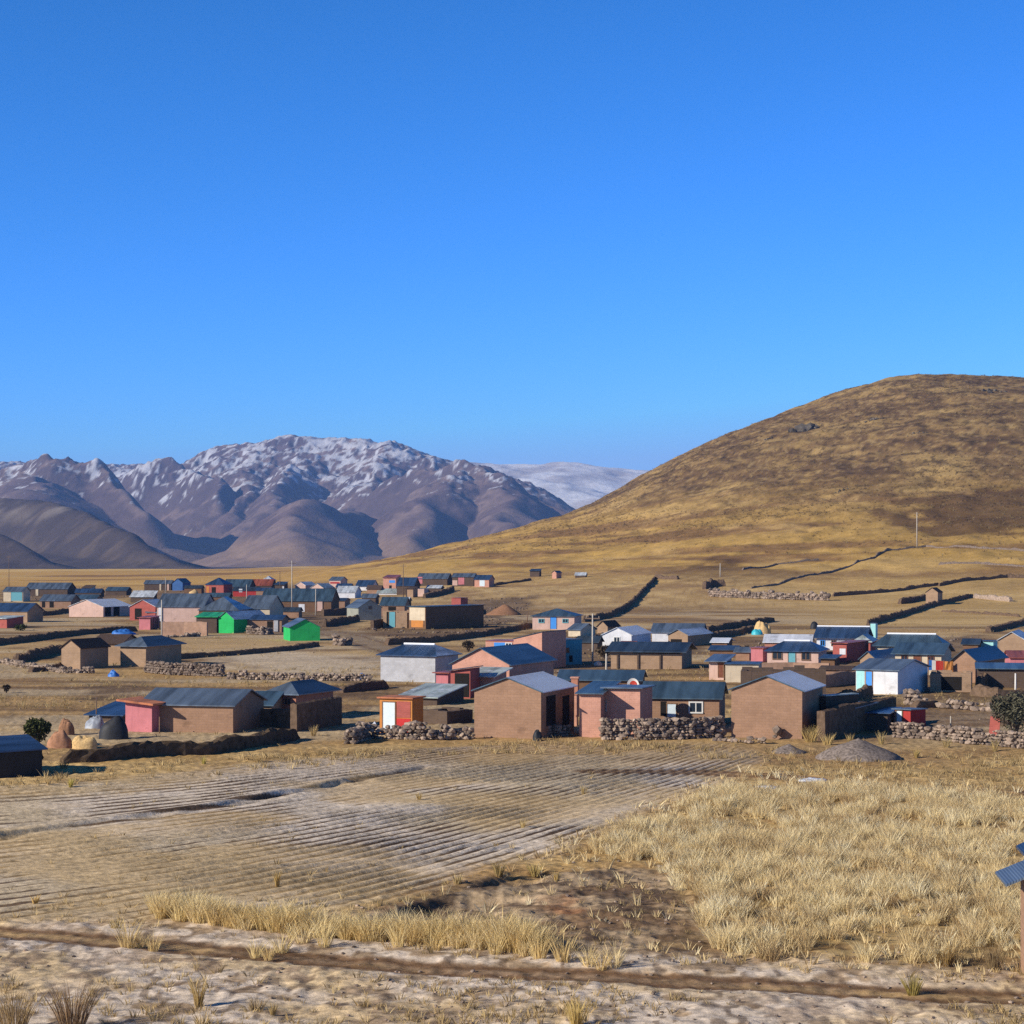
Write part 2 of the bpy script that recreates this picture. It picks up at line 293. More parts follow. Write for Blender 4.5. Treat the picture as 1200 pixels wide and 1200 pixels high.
# ------------------------------------------------------------------ mesh helpers
def link(name, verts, faces, mats, parent=None, smooth=False, mi=None):
    me = bpy.data.meshes.new(name); me.from_pydata([tuple(v) for v in verts], [], faces)
    for m in (mats if isinstance(mats, (list, tuple)) else [mats]): me.materials.append(m)
    if mi: me.polygons.foreach_set('material_index', mi)
    if smooth: me.polygons.foreach_set('use_smooth', [True] * len(me.polygons))
    me.update(); o = bpy.data.objects.new(name, me); COL.objects.link(o)
    if parent is not None: o.parent = parent
    return o
def link_np(name, V, quads, mat, cols=None, smooth=True):
    me = bpy.data.meshes.new(name); n = len(V); k = quads.shape[1]
    me.vertices.add(n); me.vertices.foreach_set('co', V.astype(np.float32).ravel())
    me.loops.add(quads.size); me.loops.foreach_set('vertex_index', quads.astype(np.int32).ravel())
    me.polygons.add(len(quads)); me.polygons.foreach_set('loop_start', np.arange(0, quads.size, k, dtype=np.int32))
    if smooth: me.polygons.foreach_set('use_smooth', np.ones(len(quads), bool))
    if cols is not None:
        a = me.attributes.new('Col', 'FLOAT_COLOR', 'POINT'); a.data.foreach_set('color', np.concatenate([cols, np.ones((n, 1))], 1).astype(np.float32).ravel())
    me.materials.append(mat); me.update(calc_edges=True); me.validate()
    o = bpy.data.objects.new(name, me); COL.objects.link(o); return o
def tag(o, label=None, cat=None, group=None, kind=None):
    if label: o['label'] = label
    if cat: o['category'] = cat
    if group: o['group'] = group
    if kind: o['kind'] = kind
    return o
def empty(name, loc, rz, label, cat, group=None):
    o = bpy.data.objects.new(name, None); COL.objects.link(o); o.empty_display_size = 0.3
    o.location = loc; o.rotation_euler = (0, 0, rz); return tag(o, label, cat, group)
class MB:
    def __init__(s): s.v = []; s.f = []; s.m = []
    def add(s, vs, fs, mi=0):
        b = len(s.v); s.v += [tuple(v) for v in vs]; s.f += [tuple(i + b for i in f) for f in fs]; s.m += [mi] * len(fs); return s
    def box(s, x0, x1, y0, y1, z0, z1, mi=0):
        return s.add([(x0, y0, z0), (x1, y0, z0), (x1, y1, z0), (x0, y1, z0), (x0, y0, z1), (x1, y0, z1), (x1, y1, z1), (x0, y1, z1)],
                     [(0, 3, 2, 1), (4, 5, 6, 7), (0, 1, 5, 4), (1, 2, 6, 5), (2, 3, 7, 6), (3, 0, 4, 7)], mi)
    def prism(s, prof, y0, y1, axis='y', mi=None):       # a profile (list of (a, z)) swept along y (or x)
        n = len(prof); f = (lambda a, z, y: (a, y, z)) if axis == 'y' else (lambda a, z, y: (y, a, z))
        vs = [f(a, z, y0) for a, z in prof] + [f(a, z, y1) for a, z in prof]
        fl = axis == 'y'
        fs = [tuple(range(n)) if fl else tuple(reversed(range(n))), tuple(reversed(range(n, 2 * n))) if fl else tuple(range(n, 2 * n))]
        s.add(vs, fs, 0)
        for i in range(n):
            j = (i + 1) % n; q = (i, i + n, j + n, j) if fl else (i, j, j + n, i + n)
            s.add([], [], 0); b = len(s.v) - 2 * n; s.f.append(tuple(k + b for k in q)); s.m.append(mi[i] if mi else 0)
        return s
    def tube(s, p, q, r0, r1, n=7, mi=0):
        p = Vector(p); q = Vector(q); d = (q - p).normalized(); a = d.orthogonal().normalized(); c = d.cross(a)
        vs = [p + (a * math.cos(6.2832 * i / n) + c * math.sin(6.2832 * i / n)) * r0 for i in range(n)] + [q + (a * math.cos(6.2832 * i / n) + c * math.sin(6.2832 * i / n)) * r1 for i in range(n)]
        return s.add(vs, [(i, (i + 1) % n, (i + 1) % n + n, i + n) for i in range(n)] + [tuple(reversed(range(n))), tuple(range(n, 2 * n))], mi)
    def build(s, name, mats, parent=None, smooth=False): return link(name, s.v, s.f, mats, parent, smooth, s.m)

# ------------------------------------------------------------------ ground
def mixn(a, b, k): return a + (b - a) * k[:, None]
def C3(*c): return np.array(c)[None, :]
def ground_colour(X, Y, Z):
    n1 = fbm(X / 14, Y / 14, 101, 4); n2 = fbm(X / 3.5, Y / 3.5, 105, 4); n3 = fbm(X / 0.8, Y / 0.8, 109, 3); n4 = fbm(X / 60, Y / 60, 113, 4)
    ns = fbm(X / 30, Y / 5, 117, 4); nf = fbm(X / 90, Y / 100, 121, 5)
    tan = mixn(C3(0.40, 0.285, 0.145), C3(0.53, 0.40, 0.22), sstep(0.35, 0.65, n2)); tan = mixn(tan, C3(0.30, 0.20, 0.115), sstep(0.5, 0.72, n1) * 0.8)
    tan = mixn(tan, C3(0.22, 0.145, 0.085), sstep(0.58, 0.75, n3) * 0.5)
    c = tan
    vill = sstep(112, 122, Y) * (1 - sstep(380, 480, Y))            # trodden village ground: bare brown earth with pale streaks, dark streaks of mud and painted shadow
    e = mixn(C3(0.38, 0.265, 0.145), C3(0.16, 0.105, 0.070), sstep(0.36, 0.58, ns)); e = mixn(e, C3(0.46, 0.35, 0.21), sstep(0.52, 0.68, n1))
    c = mixn(c, e, vill * 0.85)
    pale = sstep(0.54, 0.66, fbm(X / 25, Y / 8, 131, 3)) * vill; c = mixn(c, C3(0.47, 0.40, 0.31), pale * 0.7)
    frost_strip = mask(X, Y, poly([(255, 768), (330, 762), (460, 775), (470, 790), (380, 792), (262, 785)]), 4, (n2 - 0.5) * 10); c = mixn(c, C3(0.50, 0.44, 0.38), frost_strip * 0.8)
    yard = mask(X, Y, poly([(190, 748), (380, 748), (376, 752), (200, 768)]), 4, (n2 - 0.5) * 8); c = mixn(c, C3(0.44, 0.33, 0.20), yard * 0.8)
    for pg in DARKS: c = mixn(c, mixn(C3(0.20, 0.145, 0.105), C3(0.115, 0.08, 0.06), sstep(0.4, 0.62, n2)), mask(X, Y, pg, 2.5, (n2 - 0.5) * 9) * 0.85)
    rightf = sstep(10, 40, X - Y * 0.08) * sstep(300, 330, Y) * (1 - sstep(480, 540, Y)); c = mixn(c, mixn(C3(0.42, 0.30, 0.14), C3(0.56, 0.42, 0.22), sstep(0.35, 0.65, ns)), rightf * 0.85)
    # plain beyond the village
    far = sstep(560, 720, Y); fc = mixn(C3(0.52, 0.345, 0.13), C3(0.28, 0.17, 0.08), sstep(0.50, 0.66, nf)); fc = mixn(fc, C3(0.62, 0.45, 0.19), sstep(0.55, 0.7, fbm(X / 130, Y / 150, 125, 4)))
    c = mixn(c, fc, far)
    c = mixn(c, C3(0.20, 0.145, 0.14), sstep(1500, 2600, Y - 900 * sstep(-300, -60, X)) * (1 - sstep(-60, 40, X)))
    # the hill: brown puna grass, darker heath and golden bands along the contours
    hz = hill(X, Y); hm = sstep(1.5, 9, hz)
    k1 = fbm(X / 26, hz / 9.0 + Y / 60, 141, 6, 0.62); k2 = fbm(X / 10, hz / 5 + Y / 40, 145, 4); k3 = fbm(X / 150, Y / 180, 149, 3); k4 = fbm(X / 4, hz / 2.2 + Y / 18, 153, 3)
    hc = mixn(C3(0.140, 0.094, 0.056), C3(0.215, 0.150, 0.084), sstep(0.36, 0.64, k1)); hc = mixn(hc, C3(0.105, 0.070, 0.048), sstep(0.50, 0.68, k2) * sstep(0.38, 0.6, k3) * 0.75)
    hc = mixn(hc, C3(0.40, 0.295, 0.14), sstep(0.56, 0.72, k1) * 0.65); k5 = vnoise(X / 1.5, hz / 1.2 + Y / 9, 158); hc = mixn(hc, C3(0.070, 0.050, 0.036), sstep(0.58, 0.74, k4) * 0.6); hc = mixn(hc, C3(0.055, 0.042, 0.032), sstep(0.66, 0.85, k5) * 0.75); hc = mixn(hc, C3(0.36, 0.28, 0.16), sstep(0.68, 0.88, 1 - k5) * 0.5); hc = mixn(hc, C3(0.36, 0.26, 0.12), sstep(0.58, 0.74, 1 - k4) * 0.45)
    low = 1 - sstep(9, 46, hz + 26 * (k3 - 0.5)); lc = mixn(C3(0.48, 0.33, 0.115), C3(0.25, 0.155, 0.075), sstep(0.46, 0.62, fbm(X / 40, hz / 3 + Y / 60, 157, 6, 0.6))); lc = mixn(lc, C3(0.54, 0.39, 0.18), sstep(0.55, 0.7, k1) * 0.7)
    hc = mixn(hc, lc, low * 0.85)
    dk = np.exp(-(((X - 53) / 20) ** 2 + ((Y - 545) / 55) ** 2)); dk2 = np.exp(-(((X - 150) / 38) ** 2 + ((Y - 640) / 60) ** 2))
    hc = mixn(hc, C3(0.085, 0.052, 0.034), np.clip(sstep(0.35, 0.6, dk + (k2 - 0.5)) + sstep(0.4, 0.6, dk2 + (k2 - 0.5)), 0, 1) * 0.8)
    c = mixn(c, hc, hm)
    # ploughed field under frost
    fm = furrow_mask(X, Y); ph = furrow_phase(X, Y); rid = 0.5 + 0.5 * np.cos(2 * math.pi * (ph - 0.04)); gr = sstep(0.45, 0.66, fbm(X / 6, Y / 6, 161, 4))
    fz = sstep(0.40, 0.58, fbm(X / 11, Y / 9, 181, 3)); top_ = mixn(C3(0.50, 0.435, 0.355), C3(0.60, 0.555, 0.55), fz * 0.85); worn = fbm(X / 4, Y / 4, 183, 3); fcol = mixn(C3(0.115, 0.082, 0.064), top_, sstep(0.06, 0.32, rid + (n3 - 0.5) * 0.5 + (worn - 0.45) * 1.1)); fcol = mixn(fcol, C3(0.50, 0.38, 0.225), gr * 0.6)
    fcol = mixn(fcol, C3(0.33, 0.225, 0.13), sstep(95, 118, Y) * 0.6); c = mixn(c, fcol, fm)
    fore = 1 - sstep(58, 64, Y); fo = mixn(C3(0.60, 0.545, 0.53), C3(0.58, 0.475, 0.345), sstep(0.44, 0.66, fbm(X / 4, Y / 3, 165, 4))); fo = mixn(fo, C3(0.34, 0.27, 0.215), sstep(0.52, 0.68, n3)); fo = mixn(fo, C3(0.16, 0.12, 0.10), sstep(0.66, 0.8, vnoise(X / 0.22, Y / 0.5, 177)) * 0.7); fo = mixn(fo, C3(0.56, 0.51, 0.52), sstep(0.56, 0.68, n2) * 0.35)
    c = mixn(c, fo, fore * (1 - fm))
    pm = mask(X, Y, PIT, 0.8, (n2 - 0.5) * 3); pc = mixn(C3(0.195, 0.137, 0.098), C3(0.36, 0.29, 0.225), sstep(0.42, 0.6, fbm(X / 3, Y / 2.2, 169, 4))); pc = mixn(pc, C3(0.11, 0.08, 0.065), sstep(0.50, 0.64, fbm(X / 1.2, Y / 1.6, 173, 4)) * 0.85)
    ox, oy = flat(690, 1058); pc = mixn(pc, C3(0.33, 0.125, 0.05), np.exp(-(((X - ox) / 1.1) ** 2 + ((Y - oy) / 1.6) ** 4)) * sstep(0.3, 0.5, n2))
    ox, oy = flat(745, 1066); pc = mixn(pc, C3(0.10, 0.075, 0.06), np.exp(-(((X - ox) / 0.8) ** 2 + ((Y - oy) / 1.0) ** 2)) * 0.9)
    c = mixn(c, pc, pm)
    tm = mask(X, Y, TUSS, 1.5, (n2 - 0.5) * 4); c = mixn(c, mixn(C3(0.42, 0.32, 0.175), C3(0.26, 0.18, 0.10), sstep(0.45, 0.65, n3)), tm)
    d, s = seg_dist(X, Y, DITCH2); c = mixn(c, C3(0.06, 0.045, 0.04), np.exp(-((d + (n3 - 0.5) * 0.3) / 0.38) ** 2) * 0.9)
    for pl, wd, col, k in ((TRACK, 0.9, (0.215, 0.150, 0.105), 0.9), (TRACK2, 1.3, (0.25, 0.155, 0.095), 0.75), (ROADM, 3.4, (0.235, 0.19, 0.155), 0.85), (ROADR, 3.4, (0.25, 0.195, 0.15), 0.85)):
        d, s = seg_dist(X, Y, pl); m = 1 - sstep(wd * 0.75, wd * 1.1, d + (n3 - 0.5) * wd * 0.5); c = mixn(c, C3(*col), m * k)
        rut = np.exp(-((np.abs(d) - wd * 0.55) / 0.28) ** 2) * m; c = mixn(c, C3(0.135, 0.08, 0.05), rut * 0.8)
        if pl is TRACK: c = mixn(c, C3(0.44, 0.32, 0.18), np.exp(-(d / 0.3) ** 2) * sstep(0.4, 0.6, n2) * 0.7)
    return np.clip(c * C3(1.13, 1.04, 0.85) * (0.90 + 0.2 * n4)[:, None], 0, 1)
def build_ground():
    near = np.concatenate([np.linspace(-6, 41, 24), CAMZ * FPX / (np.concatenate([np.arange(1262, 1080, -1.1), np.arange(1080, 870, -0.5), np.arange(870, 702, -1.1)]) - VH)])
    ys = np.concatenate([near, np.arange(near[-1] + 1.6, 1260, 2.6), np.geomspace(1264, 1800, 60), np.geomspace(1830, 4600, 50)])
    ts = np.concatenate([np.linspace(-0.62, -0.285, 22), np.arange(-0.28, 0.28, 0.00064), np.linspace(0.285, 0.62, 22)])
    X = (ts[None, :] * (ys[:, None] + 20)).ravel(); Y = np.repeat(ys, len(ts)); Z = base_z(X, Y) + detail_z(X, Y)
    ny, nx = len(ys), len(ts); i = (np.arange(ny - 1)[:, None] * nx + np.arange(nx - 1)[None, :]).ravel()
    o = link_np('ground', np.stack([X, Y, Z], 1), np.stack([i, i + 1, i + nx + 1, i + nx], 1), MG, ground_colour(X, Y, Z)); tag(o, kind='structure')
build_ground()

# ------------------------------------------------------------------ mountains
def ridge_field(X, Y, pts, slope, top, apron=0.44):
    """height of a ridge line (u, v, distance) falling away at a slope, rounded at the crest"""
    P3 = [((u - 600) / FPX * y, y, CAMZ + (VH - v) / FPX * y) for u, v, y in pts]; best = np.full(X.shape, -1e3)
    if len(P3) == 1: P3 = P3 + [(P3[0][0] + 1, P3[0][1], P3[0][2])]
    for (x0, y0, z0), (x1, y1, z1) in zip(P3[:-1], P3[1:]):
        dx, dy = x1 - x0, y1 - y0; t = np.clip(((X - x0) * dx + (Y - y0) * dy) / (dx * dx + dy * dy), 0, 1)
        d = np.hypot(X - x0 - t * dx, Y - y0 - t * dy); hc_ = z0 + (z1 - z0) * t; h = np.maximum(hc_ - slope * (np.sqrt(d * d + top * top) - top), apron * hc_ - 0.22 * d); best = np.maximum(best, h)
    return best
def grid_mesh(name, x0, x1, y0, y1, nx, ny, zf, cf):
    xs = np.linspace(x0, x1, nx); ys = np.linspace(y0, y1, ny); X = np.tile(xs, ny); Y = np.repeat(ys, nx); Z = zf(X, Y)
    G = Z.reshape(ny, nx); gx = np.gradient(G, xs, axis=1).ravel(); gy = np.gradient(G, ys, axis=0).ravel()
    i = (np.arange(ny - 1)[:, None] * nx + np.arange(nx - 1)[None, :]).ravel()
    o = link_np(name, np.stack([X, Y, Z], 1), np.stack([i, i + 1, i + nx + 1, i + nx], 1), MM, cf(X, Y, Z, gx, gy)); return tag(o, kind='structure')
def mtn_z(X, Y):
    wx = X + (fbm(X / 320, Y / 320, 201, 3) - 0.5) * 190; wy = Y + (fbm(X / 320, Y / 320, 205, 3) - 0.5) * 190
    f = [ridge_field(wx, wy, p, s, t) for p, s, t in (
        ([(150, 556, 7900), (215, 548, 7700), (262, 527, 7500), (325, 514, 7400), (390, 514, 7300), (450, 518, 7200), (500, 535, 7100), (570, 552, 7000)], 0.56, 100),
        ([(-120, 560, 6300), (-20, 556, 6150), (25, 548, 6000), (62, 534, 5900), (97, 539, 5850), (128, 571, 5750), (168, 602, 5550)], 0.98, 16),
        ([(165, 553, 7000), (200, 541, 6900), (226, 552, 6800), (245, 580, 6400)], 0.95, 20),
        ([(470, 556, 6350), (528, 543, 6200), (550, 545, 6150), (582, 569, 6020), (622, 589, 5900), (665, 609, 5800), (740, 640, 5700)], 0.98, 16),
        ([(540, 546, 6200), (520, 580, 5700), (470, 630, 5150)], 0.75, 30), ([(560, 548, 6150), (600, 596, 5500), (590, 640, 5000)], 0.8, 30),
        ([(368, 588, 5350), (350, 640, 4750)], 0.72, 25), ([(368, 588, 5350), (405, 600, 5900), (420, 590, 6500)], 0.8, 25),
        ([(300, 522, 7450), (268, 600, 6300)], 0.66, 30), ([(345, 518, 7350), (322, 600, 6200)], 0.66, 30), ([(440, 520, 7200), (436, 605, 6200)], 0.66, 30), ([(30, 548, 6000), (60, 600, 5200)], 0.5, 40), ([(-200, 545, 8800), (0, 543, 8700), (180, 547, 8600)], 0.35, 150))]
    z = f[0]
    for g in f[1:]: z = np.maximum(z, g)
    amp = np.clip(z / 170, 0, 1); z = z + (ridged(X / 420, Y / 420, 211, 5) - 0.62) * (42 - 26 * sstep(6850, 7150, Y)) * amp + (ridged(X / 120, Y / 120, 221, 4) - 0.6) * 34 * (1 - 0.4 * sstep(6800, 7150, Y)) * np.clip((z - 90) / 150, 0, 1) + (ridged(X / 48, Y / 48, 226, 3) - 0.6) * 26 * np.clip((z - 150) / 120, 0, 1)
    s = [ridge_field(X + (fbm(X / 90, Y / 90, 231, 3) - 0.5) * 30, Y, p, sl, t) for p, sl, t in (
        ([(-200, 575, 4000), (-60, 577, 3900), (0, 580, 3800), (52, 586, 3700), (92, 596, 3560), (132, 617, 3330), (172, 640, 3130), (224, 666, 2960)], 1.0, 22),
        ([(-200, 606, 3050), (-80, 612, 3000), (0, 624, 2950), (40, 645, 2820), (74, 668, 2740)], 0.95, 16))]
    sm = np.maximum(s[0], s[1]); sm = sm + (fbm(X / 140, Y / 140, 235, 4) - 0.5) * 22 * np.clip(sm / 60, 0, 1); z = np.maximum(z, sm)
    return np.maximum(z, -18 + 10 * fbm(X / 400, Y / 300, 239, 3))
def mtn_c(X, Y, Z, gx, gy):
    sl = np.hypot(gx, gy); n = fbm(X / 90, Y / 90, 241, 4); n2 = fbm(X / 28, Y / 28, 245, 3); n3 = fbm(X / 260, Y / 260, 249, 4)
    c = mixn(C3(0.150, 0.104, 0.094), C3(0.230, 0.165, 0.138), sstep(0.35, 0.65, n)); c = mixn(c, C3(0.085, 0.06, 0.058), sstep(0.55, 0.9, sl + (n2 - 0.5) * 0.7) * 0.8)
    c = mixn(c, C3(0.30, 0.205, 0.125), (1 - sstep(20, 90, Z)) * sstep(0.4, 0.6, n3) * 0.7)
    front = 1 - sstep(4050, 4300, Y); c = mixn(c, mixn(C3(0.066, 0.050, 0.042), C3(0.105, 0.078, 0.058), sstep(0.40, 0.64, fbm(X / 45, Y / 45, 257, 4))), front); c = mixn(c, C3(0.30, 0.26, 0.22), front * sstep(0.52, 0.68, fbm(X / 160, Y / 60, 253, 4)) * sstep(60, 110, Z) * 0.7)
    sn = sstep(130, 420, Z) * 0.75 + (n3 - 0.5) * 0.7 + (n - 0.5) * 0.5 + (n2 - 0.5) * 1.2 + (fbm(X / 15, Y / 24, 259, 3) - 0.5) * 1.9 - sl * 0.26 + 0.05 - 0.5 * (1 - sstep(90, 250, Z)); bx, by = -1130, 6100
    sn = sn + 0.35 * np.exp(-(((X - bx) / 330) ** 2 + ((Y - by) / 800) ** 2)) + 0.22 * np.exp(-(((X + 520) / 170) ** 2 + ((Y - 6500) / 700) ** 2))
    return mixn(c, C3(0.66, 0.68, 0.74), sstep(0.44, 0.66, sn) * (1 - front) * 0.72)
grid_mesh('mountain_range', -2700, 1300, 2500, 9200, 720, 760, mtn_z, mtn_c)
def snow_z(X, Y):
    z = np.maximum(ridge_field(X, Y, [(250, 552, 11800), (480, 545, 11600), (545, 541, 11500), (600, 543, 11500), (655, 543, 11500), (700, 548, 11500), (760, 551, 11600), (1000, 548, 11800)], 0.26, 200),
                   ridge_field(X, Y, [(600, 560, 10800), (650, 568, 10400), (720, 590, 9900)], 0.28, 80))
    return np.maximum(z + (ridged(X / 900, Y / 900, 261, 3) - 0.6) * 34 + (fbm(X / 120, Y / 120, 265, 3) - 0.5) * 24, -20)
def snow_c(X, Y, Z, gx, gy):
    n = fbm(X / 200, Y / 200, 271, 5); c = mixn(C3(0.86, 0.86, 0.88), C3(0.58, 0.54, 0.53), sstep(0.50, 0.72, n + 0.25 * np.hypot(gx, gy))); return c
grid_mesh('snow_plateau', -2200, 2600, 9250, 12600, 260, 200, snow_z, snow_c)

# ------------------------------------------------------------------ houses
G_H = 'village houses'
def ray_on_line(Pm, d, u):
    t = (u - 600) / FPX; s = (t * Pm.y - Pm.x) / (d[0] - t * d[1]); return s
def house(name, label, u0, u1, v, u2, eave, top, roof, wm, rm, yaw=-20, cat='house', group=G_H, depth=None, op=(), fr=None, oh=0.22, ridge_frost=False, thick=0.07, sink=0.5, hipk=1.0):
    a = R(yaw); ca, sa = math.cos(a), math.sin(a); um = (u0 + u1) / 2; Pm = at(um, v)
    s0, s1 = ray_on_line(Pm, (ca, sa), u0), ray_on_line(Pm, (ca, sa), u1); wd = s1 - s0
    A = Vector((Pm.x + s0 * ca, Pm.y + s0 * sa, Pm.z)); B = Vector((Pm.x + s1 * ca, Pm.y + s1 * sa, Pm.z))
    if depth is None:
        c = A if u2 < u0 else B; t = (u2 - 600) / FPX; den = -sa - t * ca
        depth = (t * c.y - c.x) / den if abs(den) > 1e-4 else 4
        if not 1.2 <= depth <= 14: depth = min(max(depth, 1.2), 9) if depth > 0 else 4.5
    D = depth
    def zat(vv, lx, ly):
        Y = A.y + lx * sa + ly * ca; return CAMZ + (VH - vv) / FPX * Y - Pm.z
    h = zat(eave, wd / 2, 0); lab = empty(name, A, a, label, cat, group); w_ = MB(); r_ = MB(); e = 0.012
    W_ = W[wm]; RM = [T[rm]] + ([T[fr]] if fr else []); fi = 1 if fr else 0
    if roof == 'gable_front':
        hz = max(zat(top, wd / 2, 0), h + 0.15); w_.prism([(0, -sink), (wd, -sink), (wd, h), (wd / 2, hz), (0, h)], 0, D)
        k = (hz - h) / (wd / 2); o = oh * 0.8
        prof = [(-o, h - o * k + e), (wd / 2, hz + e), (wd + o, h - o * k + e), (wd + o, h - o * k + e + thick), (wd / 2, hz + e + thick), (-o, h - o * k + e + thick)]
        r_.prism(prof, -oh * 0.7, D + oh, 'y', [0, fi, fi, fi, 0, 0])
        ridge = [(wd / 2, -oh * 0.6, hz + thick), (wd / 2, D + oh * 0.9, hz + thick)]
    elif roof == 'gable_side':
        hz = max(zat(top, wd / 2, D / 2), h + 0.15); w_.prism([(0, -sink), (D, -sink), (D, h), (D / 2, hz), (0, h)], 0, wd, 'x')
        k = (hz - h) / (D / 2); o = oh
        r_.prism([(-o, h - o * k + e), (D / 2, hz + e), (D + o, h - o * k + e), (D + o, h - o * k + e + thick), (D / 2, hz + e + thick), (-o, h - o * k + e + thick)], -oh, wd + oh, 'x', [0, 0, 0, 0, 0, 0])
        ridge = [(-oh * 0.9, D / 2, hz + thick), (wd + oh * 0.9, D / 2, hz + thick)]
    elif roof == 'hip':
        hz = max(zat(top, wd / 2, D / 2), h + 0.2); w_.box(0, wd, 0, D, -sink, h); m = min(D / 2, wd / 2 - 0.05) * hipk; o = oh; zl = h - 0.05
        if wd >= D: r1, r2 = (m, D / 2, hz), (wd - m, D / 2, hz)
        else: m = wd / 2; r1, r2 = (wd / 2, m, hz), (wd / 2, D - m, hz)
        c4 = [(-o, -o, zl), (wd + o, -o, zl), (wd + o, D + o, zl), (-o, D + o, zl)]; up = [(x, y, z + thick) for x, y, z in c4]
        vs = c4 + up + [r1, r2]
        if wd >= D: tf = [((4, 5, 9, 8), 0), ((5, 6, 9), fi), ((6, 7, 8, 9), 0), ((7, 4, 8), 0)]
        else: tf = [((4, 5, 8), 0), ((5, 6, 9, 8), fi), ((6, 7, 9), 0), ((7, 4, 8, 9), 0)]
        r_.add(vs, [f for f, _ in tf] + [(3, 2, 1, 0), (0, 1, 5, 4), (1, 2, 6, 5), (2, 3, 7, 6), (3, 0, 4, 7)]); r_.m = [m_ for _, m_ in tf] + [0] * 5
        ridge = [r1, r2]
    elif roof in ('shed_back', 'shed_x', 'flat'):
        if roof == 'shed_back': zf = lambda x, y: h + (zat(top, wd / 2, D) - h) * y / D
        elif roof == 'shed_x': zf = lambda x, y: zat(eave, 0, 0) + (zat(top, wd, 0) - zat(eave, 0, 0)) * x / wd
        else: zf = lambda x, y: h
        q = [(0, 0), (wd, 0), (wd, D), (0, D)]
        w_.add([(x, y, -sink) for x, y in q] + [(x, y, zf(x, y)) for x, y in q], [(0, 3, 2, 1), (4, 5, 6, 7), (0, 1, 5, 4), (1, 2, 6, 5), (2, 3, 7, 6), (3, 0, 4, 7)])
        o = oh; q = [(-o, -o * 1.4), (wd + o, -o * 1.4), (wd + o, D + o), (-o, D + o)]
        r_.add([(x, y, zf(x, y) + e) for x, y in q] + [(x, y, zf(x, y) + e + thick) for x, y in q], [(0, 3, 2, 1), (4, 5, 6, 7), (0, 1, 5, 4), (1, 2, 6, 5), (2, 3, 7, 6), (3, 0, 4, 7)]); ridge = None
    else:                                    # roofless enclosure with weathered wall tops
        th = min(0.4, wd / 4)
        q = [(0, wd, 0, th), (0, wd, D - th, D), (0, th, th, D - th), (wd - th, wd, th, D - th)]
        for x0, x1, y0, y1 in q:
            n = max(2, int(max(x1 - x0, y1 - y0) / 0.7))
            for i in range(n):
                hh = h * (0.90 + 0.16 * rnd.random())
                if x1 - x0 > y1 - y0: w_.box(x0 + (x1 - x0) * i / n, x0 + (x1 - x0) * (i + 1) / n, y0, y1, -sink, hh)
                else: w_.box(x0, x1, y0 + (y1 - y0) * i / n, y0 + (y1 - y0) * (i + 1) / n, -sink, hh)
        ridge = None; r_ = None
    if wm.startswith(('adobe', 'brick', 'dark')): w_.v = [(x + rnd.uniform(-.012, .012), y + rnd.uniform(-.012, .012), z + (rnd.uniform(-.03, 0.0) if z > 0 else 0)) for x, y, z in w_.v]
    w_.build('wall', W_, lab)
    if r_ is not None: r_.build('roof', RM, lab)
    if ridge_frost and ridge is not None:
        f = MB(); p, q = Vector(ridge[0]), Vector(ridge[1]); f.tube(p + Vector((0, 0, 0.02)), q + Vector((0, 0, 0.02)), 0.10, 0.10, 6); f.build('ridge_snow', P['frost'], lab)
    for o in op:                             # openings: kind, face, u0, v0, u1, v1, material
        kind, face, a0, b0, a1, b1, mt = o
        if face == 'F': o_, d_ = A, (ca, sa)
        elif face == 'R': o_, d_ = B, (-sa, ca)
        else: o_, d_ = A, (-sa, ca)
        p0, p1 = ray_on_line(o_, d_, a0), ray_on_line(o_, d_, a1); p0, p1 = min(p0, p1), max(p0, p1)
        if face == 'F': p0 = max(p0, 0.05); p1 = min(p1, wd - 0.05)
        Yc = o_.y + d_[1] * (p0 + p1) / 2; z1 = CAMZ + (VH - b0) / FPX * Yc - Pm.z; z0 = max(CAMZ + (VH - b1) / FPX * Yc - Pm.z, 0.02)
        def bx(mb, x0, x1, zz0, zz1, y0, y1):
            if face == 'F': mb.box(x0, x1, y0, y1, zz0, zz1)
            elif face == 'R': mb.box(wd - y1, wd - y0, x0, x1, zz0, zz1)
            else: mb.box(y0, y1, x0, x1, zz0, zz1)
            return mb
        if kind == 'window':
            ft = min(0.09, (p1 - p0) * 0.12); fb = MB(); bx(fb, p0, p1, z1 - ft, z1, -0.05, 0.02); bx(fb, p0, p1, z0, z0 + ft, -0.08, 0.02); bx(fb, p0, p0 + ft, z0 + ft, z1 - ft, -0.05, 0.02); bx(fb, p1 - ft, p1, z0 + ft, z1 - ft, -0.05, 0.02); bx(fb, (p0 + p1) / 2 - ft * 0.35, (p0 + p1) / 2 + ft * 0.35, z0 + ft, z1 - ft, -0.04, 0.0)
            fo = fb.build('window', P[mt], lab); bx(MB(), p0 + ft, p1 - ft, z0 + ft, z1 - ft, -0.018, 0.01).build('pane', P['glass'], fo)
        elif kind == 'door':
            db = MB(); bx(db, p0, p1, z0, z1, -0.03, 0.02); do = db.build('door', P[mt], lab)
